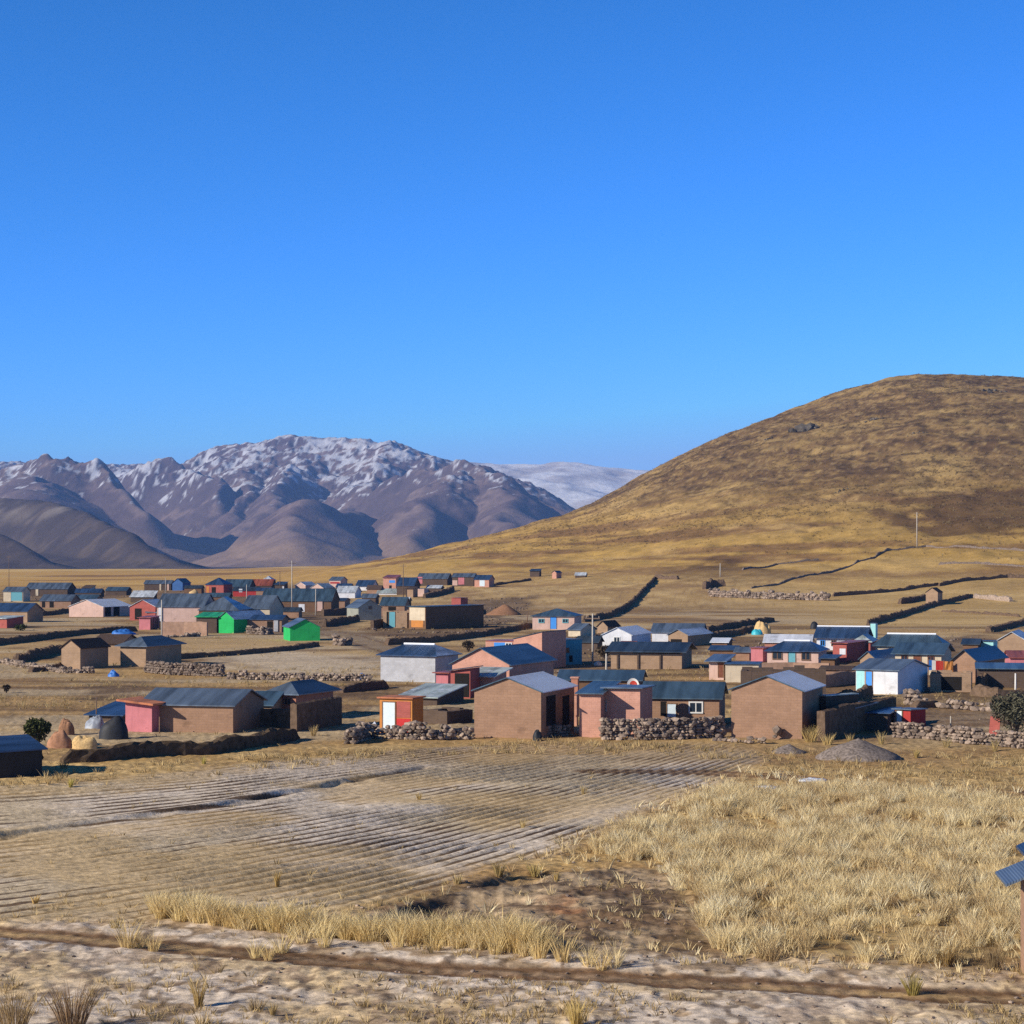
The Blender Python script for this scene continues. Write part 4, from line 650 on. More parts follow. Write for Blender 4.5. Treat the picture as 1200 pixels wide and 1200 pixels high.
# --- more of the crowded far quarter and of the yards at right
for a in (
 ('tin_shed', 'low shed with tilted pale roof between the row house and the school', 153, 180, 706, 184, 699, 693, 'shed_back', 'dark', 'light', 'shed', -10),
 ('brown_shed', 'brown walled shed right of the blue gable house at the village edge', 216, 236, 696, 239, 689, 686, 'gable_side', 'adobe_dark', 'dark', 'shed', -8),
 ('dark_shed', 'dark shed shaded under the eaves left of the hipped school wing', 205, 226, 706, 229, 699, 696, 'gable_side', 'dark', 'teal', 'shed', -6),
 ('tin_shed', 'dark shed with blue roof between the widest school hall and the white fronted house', 394, 410, 694, 414, 688, 684, 'gable_side', 'dark', 'blue', 'shed', -10),
 ('brown_shed', 'brown shed in front of the right end of the widest school hall', 330, 350, 724, 354, 716, 712, 'gable_side', 'adobe', 'dark', 'shed', -8),
 ('dark_shed', 'dark shed with grey roof left of the broad brown teal roofed house', 424, 440, 708, 444, 700, 696, 'gable_side', 'dark', 'grey', 'shed', -10),
 ('adobe_hut', 'adobe hut with dark thatch left of the narrow two storey house', 430, 446, 697, 449, 690, 686, 'gable_side', 'adobe', 'thatch', 'hut', -12),
 ('pink_shed', 'faded pink shed right of the rose pink shed, below the school', 172, 186, 727, 189, 717, 713, 'gable_side', 'pink', 'grey', 'shed', -8),
 ('dark_shed', 'long dark shed in the row below the white end house at far left', 88, 118, 700, 122, 694, 690, 'gable_side', 'dark', 'blue', 'shed', -6),
 ('tin_shed', 'low teal roofed shed in front of the two storey red house', 238, 268, 706, 272, 699, 695, 'gable_side', 'adobe_dark', 'teal', 'shed', -6),
 ('brown_shed', 'small brown shed left of the teal roofed house with yellow pier', 300, 318, 699, 322, 692, 689, 'gable_side', 'adobe', 'blue', 'shed', -6),
 ('tin_shed', 'dark shed under a pale blue roof right of the deep blue roofed house', 500, 516, 696, 520, 689, 686, 'gable_side', 'dark', 'light', 'shed', -12),
 ('adobe_shed', 'long low adobe shed right of the white house with the blue roof', 832, 862, 771, 868, 762, 757, 'gable_side', 'adobe_dark', 'dark', 'shed', -12),
 ('dark_shed', 'dark yard shed between the pink two windowed house and the red brick hut', 962, 978, 783, 984, 772, 768, 'shed_back', 'adobe_dark', 'dark', 'shed', -20),
 ('adobe_shed', 'low brown adobe shed left of the white hut with the cyan corner', 962, 996, 798, 1002, 785, 781, 'gable_side', 'adobe', 'thatch', 'shed', -16),
 ('tin_shed', 'low shed with slate roof in front of the large hip roof', 1026, 1048, 779, 1052, 770, 764, 'gable_side', 'adobe', 'grey', 'shed', -16),
 ('brown_shed', 'brown roofed shed tucked right of the large hip roofed house', 1128, 1146, 764, 1150, 755, 749, 'gable_side', 'adobe_dark', 'dark', 'shed', -18),
 ('thatched_hut', 'small tan hut with dark thatch just behind the white gable house', 700, 712, 742, 726, 734, 728, 'gable_front', 'adobe_pale', 'thatch', 'hut', -28),
 ('brown_shed', 'brown shed left of the rose pink box hut', 862, 878, 774, 882, 764, 759, 'gable_side', 'adobe', 'grey', 'shed', -14),
 ('adobe_shed', 'adobe shed with pale roof behind the thin teal porch at right', 1152, 1178, 780, 1184, 771, 765, 'gable_side', 'adobe', 'light', 'shed', -14),
 ('tin_shed', 'shed with frosted roof between the long open shed and the adobe hut', 834, 852, 761, 858, 753, 748, 'gable_side', 'adobe_dark', 'frost', 'shed', -12),
 ('dark_shed', 'low dark shed left of the cream stained front house', 462, 478, 711, 482, 704, 700, 'gable_side', 'dark', 'light', 'shed', -10),
 ('dark_shed', 'dark shed behind the rubble pile between the green houses', 296, 312, 733, 316, 725, 722, 'gable_side', 'dark', 'grey', 'shed', -8),
 ('tin_shed', 'small pale roofed shed at the left end of the topmost row', 470, 486, 687, 489, 680, 677, 'gable_side', 'adobe', 'light', 'shed', -10),
 ('dark_shed', 'dark shed behind the teal house and the pale pole', 676, 700, 762, 706, 752, 746, 'gable_side', 'dark', 'dark', 'shed', -18)):
    H(a[0], a[1], *a[2:11], yaw=a[12], cat=a[11])

# latrine cut by the right edge of the frame
def right_latrine():
    q = at(1206, 1150); o = empty('latrine', q, R(-6), 'tall narrow adobe latrine with stepped blue tin roofs, cut by the right edge', 'outhouse')
    MB().box(0, 1.7, 0, 1.5, -0.3, 2.55).build('wall', W['adobe'], o)
    m = MB(); m.add([(-0.62, -0.35, 2.42), (0.35, -0.35, 2.86), (0.35, 1.75, 2.86), (-0.62, 1.75, 2.42)], [(0, 1, 2, 3)]); v = m.v[:]; m.add([(x, y, z + 0.06) for x, y, z in v], [(3, 2, 1, 0)])
    m = MB(); m.prism([(-0.62, 2.42), (0.5, 2.90), (0.5, 2.96), (-0.62, 2.48)], -0.35, 1.75).build('lower_roof', T['grey'], o)
    MB().prism([(0.55, 2.60), (1.7, 2.60), (1.7, 3.20), (0.55, 3.20)], 0.1, 1.4).build('upper_wall', W['brick_pink'], o)
    MB().prism([(-0.10, 3.12), (1.9, 4.1), (1.9, 4.17), (-0.10, 3.19)], -0.2, 1.6).build('upper_roof', T['blue'], o)
    MB().box(-0.10, -0.02, -0.12, -0.02, -0.2, 2.55).build('post', P['wood'], o)
right_latrine()

# ------------------------------------------------------------------ chimney, dish and other roof things
def on_front(u, v, Y): return Vector(((u - 600) / FPX * Y, Y, CAMZ + (VH - v) / FPX * Y))
def chimney():
    p = on_front(674, 806, 134); o = empty('chimney_stack', p, R(-14), 'square brick chimney stack rising at the corner of the dark teal roof', 'chimney')
    MB().box(-0.22, 0.22, -0.22, 0.22, -1.9, 0.62).build('shaft', W['brick'], o); MB().box(-0.28, 0.28, -0.28, 0.28, 0.62, 0.72).build('cap', W['brick_pink'], o)
chimney()
def chimney2():
    p = on_front(1072.5, 754, 226); o = empty('chimney_stack', p, R(-18), 'slim tan chimney standing on the double roofed house', 'chimney')
    MB().box(-0.18, 0.18, -0.18, 0.18, -0.8, 0.9).build('shaft', W['cream'], o); MB().box(-0.24, 0.24, -0.24, 0.24, 0.9, 0.98).build('cap', W['grey'], o)
chimney2()
def pillar():
    p = at(673, 850); o = empty('porch_pillar', p, R(-14), 'pink brick porch pillar between the two front houses', 'pillar'); MB().box(-0.2, 0.2, -0.2, 0.2, -0.3, 1.95).build('shaft', W['brick_pink'], o); MB().box(-0.26, 0.26, -0.26, 0.26, 1.95, 2.06).build('cap', W['brick'], o)
pillar()
def dish():
    p = on_front(742, 806, 127.0); o = empty('satellite_dish', p, R(-24), 'white satellite dish with a red centre on the brick annex roof', 'satellite dish')
    def bowl(r0, r1, y, n=20):
        vs = [(0, y + 0.10, 0)]; fs = []
        rings = [(r, y + 0.10 - 0.16 * (r / 0.32) ** 2 * 0.5) for r in np.linspace(r0, r1, 5)]
        vs = [(r * math.cos(6.2832 * i / n) * 0.95, yy, r * math.sin(6.2832 * i / n) + 0.18) for r, yy in rings for i in range(n)]
        fs = [(k * n + i, k * n + (i + 1) % n, (k + 1) * n + (i + 1) % n, (k + 1) * n + i) for k in range(4) for i in range(n)]
        if r0 < 0.02: fs.append(tuple(range(n)))
        return vs, fs
    v, f = bowl(0.01, 0.42, 0.0); link('reflector', v, f, P['dishwhite'], o, True)
    v, f = bowl(0.01, 0.26, -0.02); link('red_disc', v, f, P['dishred'], o, True)
    m = MB(); m.tube((0, 0.1, 0.15), (0, 0.25, -0.35), 0.03, 0.03); m.build('mount', P['polewood'], o); m = MB(); m.tube((0, 0, -0.2), (0, -0.45, 0.2), 0.015, 0.015); m.box(-0.05, 0.05, -0.5, -0.4, 0.16, 0.26); m.build('feed_arm', P['polewood'], o)
dish()

# ------------------------------------------------------------------ walls
def rock_template(k):
    bm = bmesh.new(); bmesh.ops.create_icosphere(bm, subdivisions=1, radius=0.5); r = random.Random(k)
    for v in bm.verts: v.co *= 0.68 + 0.62 * r.random()
    vs = np.array([v.co[:] for v in bm.verts]); fs = [tuple(v.index for v in f.verts) for f in bm.faces]; bm.free(); return vs, fs
ROCKS = [rock_template(k) for k in range(9)]
def add_rock(mb, p, sx, sy, sz, rz):
    vs, fs = rnd.choice(ROCKS); c, s = math.cos(rz), math.sin(rz); v = vs * np.array([sx, sy, sz])
    mb.add([(p[0] + x * c - y * s, p[1] + x * s + y * c, p[2] + z) for x, y, z in v], fs, rnd.randrange(2))
def stone_wall(label, pts, h, size=0.26, th=0.45, name='stone_wall', mats=('stone', 'stonedark'), group='dry stone walls', ragged=0.25):
    q = [at(u, v) for u, v in pts]; o = q[0].copy(); mb = MB()
    for a, b in zip(q[:-1], q[1:]):
        L = (b.xy - a.xy).length; n = max(1, int(L / (size * 0.8))); d = (b - a) / n; ang = math.atan2(b.y - a.y, b.x - a.x); nx, ny = -math.sin(ang), math.cos(ang)
        for i in range(n):
            p = a + d * (i + 0.5); z0 = gz(p.x, p.y); hh = h * (1 - ragged + 2 * ragged * float(vnoise(p.x * 0.9, p.y * 0.9, 301))); rows = max(1, int(round(hh / (size * 0.66))))
            for r in range(rows):
                for side in ((-1, 1) if th > size * 1.2 else (0,)):
                    s = size * (0.5 + 1.15 * rnd.random() ** 1.3); off = side * th * 0.25 * (1 - 0.3 * r / rows) + rnd.uniform(-0.05, 0.05)
                    add_rock(mb, (p.x - o.x + nx * off + rnd.uniform(-.08, .08), p.y - o.y + ny * off, z0 - o.z + (r + 0.45) * size * 0.66), s * 1.15, s * 0.95, s * 0.8, rnd.uniform(0, 6.28))
    ob = mb.build(name, [P[m] for m in mats]); ob.location = o; return tag(ob, label, 'wall', group)
def earth_wall(label, pts, h, th=0.5, name='earth_wall', mat='earthwall', group='earth field walls', step=None, ragged=0.35):
    q = [at(u, v) for u, v in pts]; o = q[0].copy(); P_ = []; straight = name == 'adobe_wall'
    L = sum((b.xy - a.xy).length for a, b in zip(q[:-1], q[1:])); step = step or max(0.4, L / 160)
    for a, b in zip(q[:-1], q[1:]):
        n = max(1, int((b.xy - a.xy).length / step)); P_ += [a + (b - a) * (i / n) for i in range(n)]
    P_.append(q[-1]); vs = []; fs = []; k = 7
    for i, p in enumerate(P_):
        d = P_[min(i + 1, len(P_) - 1)] - P_[max(i - 1, 0)]; d.z = 0; d.normalize(); nx, ny = -d.y, d.x; z0 = gz(p.x, p.y)
        hh = h * (1 - ragged + 2 * ragged * float(fbm(np.array([p.x * 0.5]), np.array([p.y * 0.5]), 307, 3)[0])) * (0.35 if i in (0, len(P_) - 1) and not straight else 1)
        for t, z in (((-1, -0.4), (-1, 0.4), (-0.97, 0.96), (0.0, 1.0), (0.97, 0.96), (1, 0.4), (1, -0.4)) if straight else ((-1.08, -0.4), (-1.0, 0.45), (-0.86, 0.92), (0.0, 1.0), (0.86, 0.92), (1.0, 0.45), (1.08, -0.4))):
            j = 1 + (rnd.uniform(-0.012, 0.012) if straight else rnd.uniform(-0.12, 0.12)); vs.append((p.x - o.x + nx * t * th * 0.5 * j, p.y - o.y + ny * t * th * 0.5 * j, z0 - o.z + z * hh * j))
        if i:
            b = (i - 1) * k; fs += [(b + m, b + m + 1, b + k + m + 1, b + k + m) for m in range(k - 1)]
    fs += [tuple(range(k)), tuple(reversed(range(len(vs) - k, len(vs))))]
    ob = link(name, vs, fs, P[mat]); ob.location = o; return tag(ob, label, 'wall', group)
stone_wall('high wall of round stones in front of the brick annex with the dish', [(704, 867), (760, 867), (806, 866), (848, 864)], 1.25, 0.27, 0.5, ragged=0.1)
stone_wall('heaped rubble wall around the orange framed outhouse', [(410, 872), (428, 866), (446, 866), (500, 867), (528, 866)], 0.85, 0.32, 0.9, ragged=0.45)
stone_wall('low broken stone row left of the big adobe gable', [(527, 866), (556, 866)], 0.55, 0.26, 0.5)
stone_wall('short stone stack at the right corner of the big adobe gable', [(630, 864), (668, 862)], 0.7, 0.26, 0.6)
stone_wall('thin line of pale kerb stones left of the adobe gable with straw tufts', [(838, 868), (897, 872)], 0.28, 0.28, 0.3, ragged=0.1)
stone_wall('long grey stone wall from the red and white outhouse to the right edge', [(1046, 864), (1090, 866), (1140, 872), (1215, 878)], 0.85, 0.28, 0.6, ragged=0.2)
stone_wall('dark stone wall right of the pyramid roofed adobe house', [(172, 788), (200, 791), (262, 793)], 1.05, 0.34, 0.6, mats=('stonedark', 'stonedark'), ragged=0.12)
stone_wall('long low stone wall running right from the dark stone wall to the blue tarp', [(266, 796), (330, 797), (400, 798), (434, 798)], 0.62, 0.32, 0.6, mats=('stonedark', 'stone'))
stone_wall('ruined stone corral at the foot of the hill', [(832, 699), (870, 701), (930, 703), (972, 704)], 1.6, 0.75, 0.9, mats=('stone', 'stonedark'), ragged=0.3)
stone_wall('rocky wall fronting the adobe huts at far left', [(0, 777), (30, 783), (75, 789), (110, 789)], 0.5, 0.3, 0.5)
stone_wall('scattered pale boulders in a row below the shaded yard', [(1100, 829), (1130, 832), (1162, 834)], 0.5, 0.5, 0.5, ragged=0.5, name='boulder_row')
stone_wall('heap of reddish stones right of the lone white hut', [(1062, 825), (1082, 827)], 0.75, 0.4, 1.0, ragged=0.4, name='stone_heap')
stone_wall('upright boulders beside the road right of the emerald house', [(392, 756), (400, 757), (412, 756)], 1.0, 0.7, 0.8, ragged=0.5, name='boulder_row')
stone_wall('rubble scattered along the foot of the adobe compound wall', [(194, 747), (235, 746)], 0.5, 0.4, 0.6, ragged=0.5, name='rubble_heap')
stone_wall('pile of rubble in front of the shed between the green houses', [(292, 743), (310, 744), (318, 743)], 0.9, 0.45, 1.2, ragged=0.5, name='rubble_heap')
stone_wall('lone boulder pair leaning on the front of the adobe gable with straw tufts', [(905, 866), (913, 866)], 0.65, 0.5, 0.6, name='boulder_pair')
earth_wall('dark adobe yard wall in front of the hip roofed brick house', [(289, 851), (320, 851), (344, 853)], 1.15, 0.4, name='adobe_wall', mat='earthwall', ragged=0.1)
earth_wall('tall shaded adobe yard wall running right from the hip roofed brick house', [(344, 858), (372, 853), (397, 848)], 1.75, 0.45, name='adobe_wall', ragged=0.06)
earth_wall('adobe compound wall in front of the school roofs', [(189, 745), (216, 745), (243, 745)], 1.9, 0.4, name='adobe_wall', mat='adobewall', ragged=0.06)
earth_wall('earth bank coloured dark for its shade, below the straw heap and the long adobe house', [(72, 894), (112, 892), (180, 886), (240, 883), (290, 876), (345, 866)], 0.72, 0.7, ragged=0.4, mat='shadebank')  # bank colour carries the dark of its shadow face
earth_wall('long shaded earth wall crossing the far left behind the adobe huts', [(-30, 759), (30, 752), (90, 744), (128, 741), (160, 740)], 0.75, 0.6)
earth_wall('thin dark earth wall curving below the emerald house', [(200, 773), (270, 768), (330, 763), (372, 757)], 0.5, 0.6)
earth_wall('dark earth wall sloping up toward the blue door house', [(452, 756), (490, 754), (540, 749), (600, 739), (624, 735)], 0.75, 0.7)
earth_wall('steep dark field wall climbing the slope right of the blue door house', [(684, 729), (715, 723), (740, 708), (752, 695), (767, 678)], 0.9, 0.5, ragged=0.5)
earth_wall('short top end of the field wall crossing the slope', [(767, 678), (795, 679)], 1.0, 0.8)
earth_wall('long dark field wall under the lone adobe hut', [(1017, 733), (1050, 724), (1090, 711), (1120, 704), (1140, 700)], 0.9, 0.5, ragged=0.5)
earth_wall('field wall continuing right of the lone adobe hut in lit stone', [(1142, 701), (1165, 703), (1185, 705)], 1.0, 0.9, mat='stone')
earth_wall('dark field wall above the lone adobe hut', [(976, 699), (1030, 695), (1070, 690), (1100, 686)], 0.8, 0.5, ragged=0.5)
earth_wall('highest dark field wall reaching the right edge', [(1100, 687), (1140, 680), (1180, 677), (1215, 678)], 0.8, 0.5, ragged=0.5)
earth_wall('short dark wall left of the lone adobe hut', [(1054, 708), (1072, 705), (1084, 702)], 1.1, 0.8)
earth_wall('dark field wall at the right edge above the tan gable', [(1158, 741), (1180, 736), (1212, 728)], 0.8, 0.8)
earth_wall('pair of dark pen walls leading to the turquoise tarp, upper one', [(828, 741), (855, 736), (906, 728)], 0.8, 0.6)
earth_wall('pair of dark pen walls leading to the turquoise tarp, lower one', [(826, 752), (850, 746), (882, 740)], 0.8, 0.6)
earth_wall('dark corner wall of the ruined corral at the foot of the hill', [(825, 691), (834, 688), (850, 687)], 1.8, 1.0)
earth_wall('thin stone line climbing the lower hill above the corral', [(880, 690), (920, 682), (960, 673), (1000, 662)], 0.45, 0.4, mat='stonedark', ragged=0.8)
earth_wall('thin stone line along the hill below the tall pole', [(1000, 662), (1040, 645), (1085, 641), (1150, 643), (1215, 647)], 0.5, 0.4, mat='stonedark', ragged=0.8)
earth_wall('dark earth wall beside the tiny pink block hut', [(497, 701), (515, 697), (531, 692)], 1.1, 0.8)
earth_wall('short dark wall right of the pink brick tower', [(543, 722), (568, 719)], 0.9, 0.8)
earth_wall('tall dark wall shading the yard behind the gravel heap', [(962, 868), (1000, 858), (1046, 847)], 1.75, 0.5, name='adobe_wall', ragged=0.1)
earth_wall('brown broken wall left of the lone adobe hut field', [(1070, 830), (1100, 828)], 0.5, 0.6)
earth_wall('low reddish yard wall of the house with two dark windows', [(888, 786), (930, 786), (972, 787)], 0.75, 0.4, name='adobe_wall', mat='adobewall', ragged=0.1)
earth_wall('brown yard wall below the row right of the school hall', [(378, 722), (396, 721), (414, 719)], 1.2, 0.5, name='adobe_wall', ragged=0.15)
earth_wall('dark yard wall in front of the porch house at far left', [(44, 722), (64, 720), (80, 718)], 0.8, 0.5)
earth_wall('dark yard wall right of the emerald house beside the road', [(380, 735), (402, 730), (420, 728)], 1.0, 0.6)
earth_wall('dark wall between the grey green gable house and the rubble topped hut', [(436, 737), (450, 735)], 1.3, 0.5, name='adobe_wall', ragged=0.1)
earth_wall('brown yard wall left of the lone white hut', [(960, 806), (985, 803), (1002, 801)], 1.1, 0.4, name='adobe_wall', mat='adobewall', ragged=0.2)
earth_wall('dark mud wall in front of the brown shed right of the dark ruin', [(975, 828), (1000, 820), (1020, 815)], 0.8, 0.5)
earth_wall('broken mud wall behind the grey bush at the right edge', [(1140, 815), (1170, 818), (1212, 817)], 0.7, 0.6, ragged=0.6)
earth_wall('dark wall left of the dark roofed adobe gable yard', [(1146, 809), (1160, 803), (1172, 799)], 1.1, 0.5)
earth_wall('low dark wall between the concrete house and the blue tarp', [(398, 812), (425, 809), (452, 806)], 0.6, 0.6)
earth_wall('dark wall left of the leftmost adobe hut', [(35, 788), (55, 786), (74, 783)], 0.5, 0.5)
earth_wall('thin dark bank crossing the pale field below the lone adobe hut', [(1104, 717), (1145, 719), (1195, 723)], 0.4, 0.4, ragged=0.7)
earth_wall('low brown bank on the slope below the tiny dark brown hut', [(580, 686), (600, 683), (622, 680)], 0.6, 0.6, ragged=0.6)
earth_wall('low terrace bank on the lower hill right of the pale short pole', [(870, 668), (910, 662), (960, 657)], 0.5, 0.5, mat='stonedark', ragged=0.8)
earth_wall('low terrace bank right of the tall hillside pole', [(1100, 662), (1150, 661), (1205, 664)], 0.5, 0.5, mat='stonedark', ragged=0.8)
earth_wall('dark wall left of the adobe huts ending at a pale rag', [(18, 777), (45, 770), (72, 764)], 0.8, 0.6)

def stones():
    g = np.random.default_rng(91); Y = 1 / np.sqrt(g.uniform(1 / 330.0 ** 2, 1 / 44.0 ** 2, 1100)); X = g.uniform(-0.27, 0.27, 1100) * Y; k = (fbm(X / 9, Y / 9, 421, 3) > 0.5) & ~inside(X, Y, FIELD); X, Y = X[k], Y[k]; Z = base_z(X, Y) + detail_z(X, Y); mb = MB()
    for x, y, z in zip(X, Y, Z):
        q = rnd.uniform(0.04, 0.15) * (0.7 + y / 150); add_rock(mb, (x, y, z + q * 0.15), q, q * 0.9, q * 0.6, rnd.uniform(0, 6.28))
    tag(mb.build('loose_stones', [P['stone'], P['stonedark']]), 'loose stones strewn over the bare ground', 'stones', kind='stuff')
stones()

# ------------------------------------------------------------------ stick fence
def stick_fence():
    a, b = at(177, 738), at(190, 737); o = empty('stick_fence', a, 0, 'fence of upright wooden sticks beside the rose pink shed', 'fence')
    for k in range(9):
        p = (b - a) * (k / 8); m = MB(); m.tube((p.x, p.y, -0.2), (p.x + rnd.uniform(-.1, .1), p.y, 1.7 + rnd.uniform(-.2, .3)), 0.07, 0.05); m.build('stick', P['wood'], o)
    m = MB(); d = b - a; m.tube((0, 0, 1.0), (d.x, d.y, 1.05), 0.04, 0.04); m.build('rail', P['wood'], o)
stick_fence()

# ------------------------------------------------------------------ poles
def pole(label, u, vb, vt, arm=True, mat='pole', r=0.11, name='utility_pole', cat='pole'):
    p = at(u, vb); h = (vb - vt) / FPX * p.y; o = empty(name, p, R(rnd.uniform(-30, 30)), label, cat, 'utility poles'); m = MB(); m.tube((0, 0, -0.5), (0, 0, h), r, r * 0.62, 9); m.build('shaft', P[mat], o, True)
    if arm:
        m = MB(); m.box(-0.75, 0.75, -0.06, 0.06, h - 0.55, h - 0.43); c = m.build('crossarm', P['polewood'], o)
        for x in (-0.65, 0, 0.65): m = MB(); m.tube((x, 0, h - 0.43), (x, 0, h - 0.25), 0.05, 0.035, 6); m.build('insulator', P['stone'], c)
    return o
pole('dark utility pole at the left edge of the far plain', 10.5, 690, 651, True, 'polewood')
pole('pale pole in front of the school roof, right of the stick fence', 189.5, 752, 703, False)
pole('slim pole behind the row house near the blue gable house', 194, 696, 677, False)
pole('slim pole rising from the school roofs below the red tiled roof', 289, 708, 685, False)
pole('tall pole at the middle of the widest school hall', 342, 721, 657, True)
pole('slim dark pole left of the tall pole of the school hall', 328, 694, 669, False, 'polewood')
pole('pole at the right end of the widest school hall', 370, 721, 690, False)
pole('dark pole rising above the deep blue roof in the far row', 472.6, 700, 661, True, 'polewood')
pole('tall pole standing alone on the hillside at right', 1074.5, 641, 600, True, 'pole', 0.17)
pole('pale short pole on the dark patch at the foot of the hill', 844, 676, 660, False, 'pole', 0.15)
pole('tall pale pole between the teal house and the white gable house', 694.5, 779, 719, True)
pole('greenish pole behind the roofs, above the satellite dish annex', 710.5, 798, 766, False)
pole('short wooden stake left of the blue door house', 618, 729, 719, False, 'wood', 0.1)
pole('thin dark post above the blue tin sheet left of the red latticed outhouse', 113, 846, 816, False, 'polewood', 0.05, name='thin_post')
pole('thin stake standing in the stony yard left of the grey bush', 1114, 851, 839, False, 'pole', 0.05, name='thin_post')
pole('thin post at the right side of the red latticed outhouse', 187, 860, 840, False, 'wood', 0.05, name='thin_post')
pole('red topped white post by the yard of the dark roofed adobe gable', 1190, 812, 789, False, 'dishwhite', 0.09, name='thin_post')

# ------------------------------------------------------------------ heaps, tarps
def mound(name, label, u0, u1, vb, h_px, mat, cat='heap', peak=0.0, sharp=1.0, rough=0.12, group=None, fy=0.8):
    a = at((u0 + u1) / 2, vb); s = a.y / FPX; rx = (u1 - u0) / 2 * s; ry = rx * fy; h = h_px * s; n, k = 40, 14; vs = [(peak * rx, ry, h)]; fs = []
    for j in range(1, k + 1):
        q = j / k
        for i in range(n):
            an = 6.2832 * i / n; x = rx * q * math.cos(an) + peak * rx * (1 - q); y = ry * q * math.sin(an) + ry
            pr = math.sqrt(max(0, 1 - q ** 2.2)) if sharp <= 0.6 else (1 - q) ** 0.9 if sharp < 1.1 else (1 - q) ** sharp * (1 + 0.5 * q)
            z = h * pr * (0.75 + 0.5 * float(vnoise(x * 1.3 / max(rx, .3) + a.x, y * 1.3 / max(ry, .3) + a.y, 313))) + (float(fbm(np.array([x * 2.2 / max(rx, .3) + a.x]), np.array([y * 2.2 / max(ry, .3) + a.y]), 311, 3)[0]) - 0.5) * rough * 2 * h * (1 - q * 0.5)
            vs.append((x, y, z if j < k else -0.3))
    fs += [(0, 1 + i, 1 + (i + 1) % n) for i in range(n)]
    for j in range(k - 1): fs += [(1 + j * n + i, 1 + (j + 1) * n + i, 1 + (j + 1) * n + (i + 1) % n, 1 + j * n + (i + 1) % n) for i in range(n)]
    o = link(name, vs, fs, P[mat], None, True); o.location = a; return tag(o, label, cat, group)
mound('gravel_heap', 'large cone of grey gravel in front of the shaded yard', 960, 1068, 893, 24, 'gravel', fy=0.9, sharp=1.15, rough=0.10)
mound('gravel_heap', 'small low heap of grey gravel left of the large gravel cone', 905, 950, 884, 10, 'gravel', fy=0.9)
mound('straw_heap', 'pale yellow straw heap left of the black covered mound', 80, 113, 877, 15, 'straw', sharp=0.5, rough=0.35, fy=0.6)
mound('soil_heap', 'reddish soil heap between the dark bush and the straw heap', 52, 84, 877, 18, 'soilred', sharp=0.5, rough=0.4, fy=0.6)
mound('earth_cone', 'narrow dark brown earth cone behind the reddish soil heap', 66, 86, 862, 17, 'soil', sharp=0.5, rough=0.35)
mound('covered_mound', 'rounded mound under black sheeting left of the red latticed outhouse', 113, 149, 867, 26, 'tarpblack', sharp=0.5, rough=0.08, fy=0.6)
mound('grey_sheet', 'crumpled grey sheet slumped below the blue tin sheet', 97, 122, 854, 12, 'tarpgrey', cat='sheet', sharp=0.5, rough=0.6)
mound('soil_heap', 'brown conical heap of earth left of the blue door house', 568, 612, 721, 12, 'soil', rough=0.15)
mound('hay_stack', 'tan haystack beside the turquoise tarp', 884, 905, 743, 13, 'straw', sharp=0.5, rough=0.6)
mound('turquoise_tarp', 'turquoise tarp bundle lying against the tan haystack', 881, 895, 744, 6, 'tarpturq', cat='tarp', sharp=0.5, rough=0.3)
mound('blue_tarp', 'crumpled bright blue tarp on the ground below the pyramid roofed adobe house', 125, 139, 793, 6, 'tarpblue', cat='tarp', sharp=0.5, rough=0.8)
mound('blue_tarp', 'blue tarp bundle by the low stone wall left of the grey concrete house', 415, 433, 797, 7, 'tarpblue', cat='tarp', sharp=0.5, rough=0.3)
mound('blue_tarp', 'dark blue covered bundle in front of the pink house porch', 128, 158, 744, 5, 'tarpblue', cat='tarp', sharp=0.5, rough=0.8)
mound('plastic_sheet', 'pale crumpled plastic sheet on the tussock edge, the left of two', 881, 914, 925, 3, 'plastic', cat='sheet', rough=0.6, sharp=0.6, fy=0.6)
mound('plastic_sheet', 'pale crumpled plastic sheet on the tussock edge, the right of two', 935, 972, 916, 3, 'plastic', cat='sheet', rough=0.6, sharp=0.6, fy=0.6)
mound('cream_heap', 'small cream coloured heap right of the blue gable house at the back', 220, 232, 697, 6, 'straw', sharp=0.5)
mound('dark_bale', 'dark rounded bale behind the snow lined white house', 950, 960, 737, 8, 'tarpblack', cat='bale', sharp=0.5)
mound('white_box', 'small pale stone block at the foot of the tall pale pole', 696, 706, 780, 5, 'dishwhite', cat='block', sharp=0.4, rough=0.02)
mound('black_rock', 'dark boulder at the right foot of the big adobe gable', 624, 636, 868, 13, 'tarpblack', cat='boulder', sharp=0.5, rough=0.3)
mound('white_rag', 'white sheet lying on the rubble left of the orange framed outhouse', 434, 444, 852, 6, 'plastic', cat='sheet', rough=0.4)
def outcrop(label, u0, u1, vb, hpx, n=16):
    a = at((u0 + u1) / 2, vb); sc = a.y / FPX; w2 = (u1 - u0) / 2 * sc; h = hpx * sc; mb = MB()
    for k in range(n):
        x = rnd.uniform(-1, 1); y = rnd.uniform(-0.3, 0.9); sz = h * rnd.uniform(0.35, 1.0) * (1.1 - 0.6 * abs(x)); px, py = a.x + x * w2, a.y + y * w2
        add_rock(mb, (x * w2, y * w2, gz(px, py) - a.z + sz * 0.18), sz * rnd.uniform(0.7, 1.3), sz * rnd.uniform(0.7, 1.2), sz * rnd.uniform(0.7, 1.05), rnd.uniform(0, 6.28))
    o = mb.build('rock_outcrop', [P['rock'], P['rockdark']]); o.location = a; tag(o, label, 'rock', 'rock outcrops of the hill')
outcrop('grey rock outcrop high on the left shoulder of the hill, largest of all', 926, 960, 505, 15, 22)
outcrop('grey rock outcrop lower left of the largest outcrop of the hill', 896, 912, 514, 6, 12)
outcrop('grey rocks breaking the skyline near the right end of the hill', 1148, 1182, 459, 7, 16)
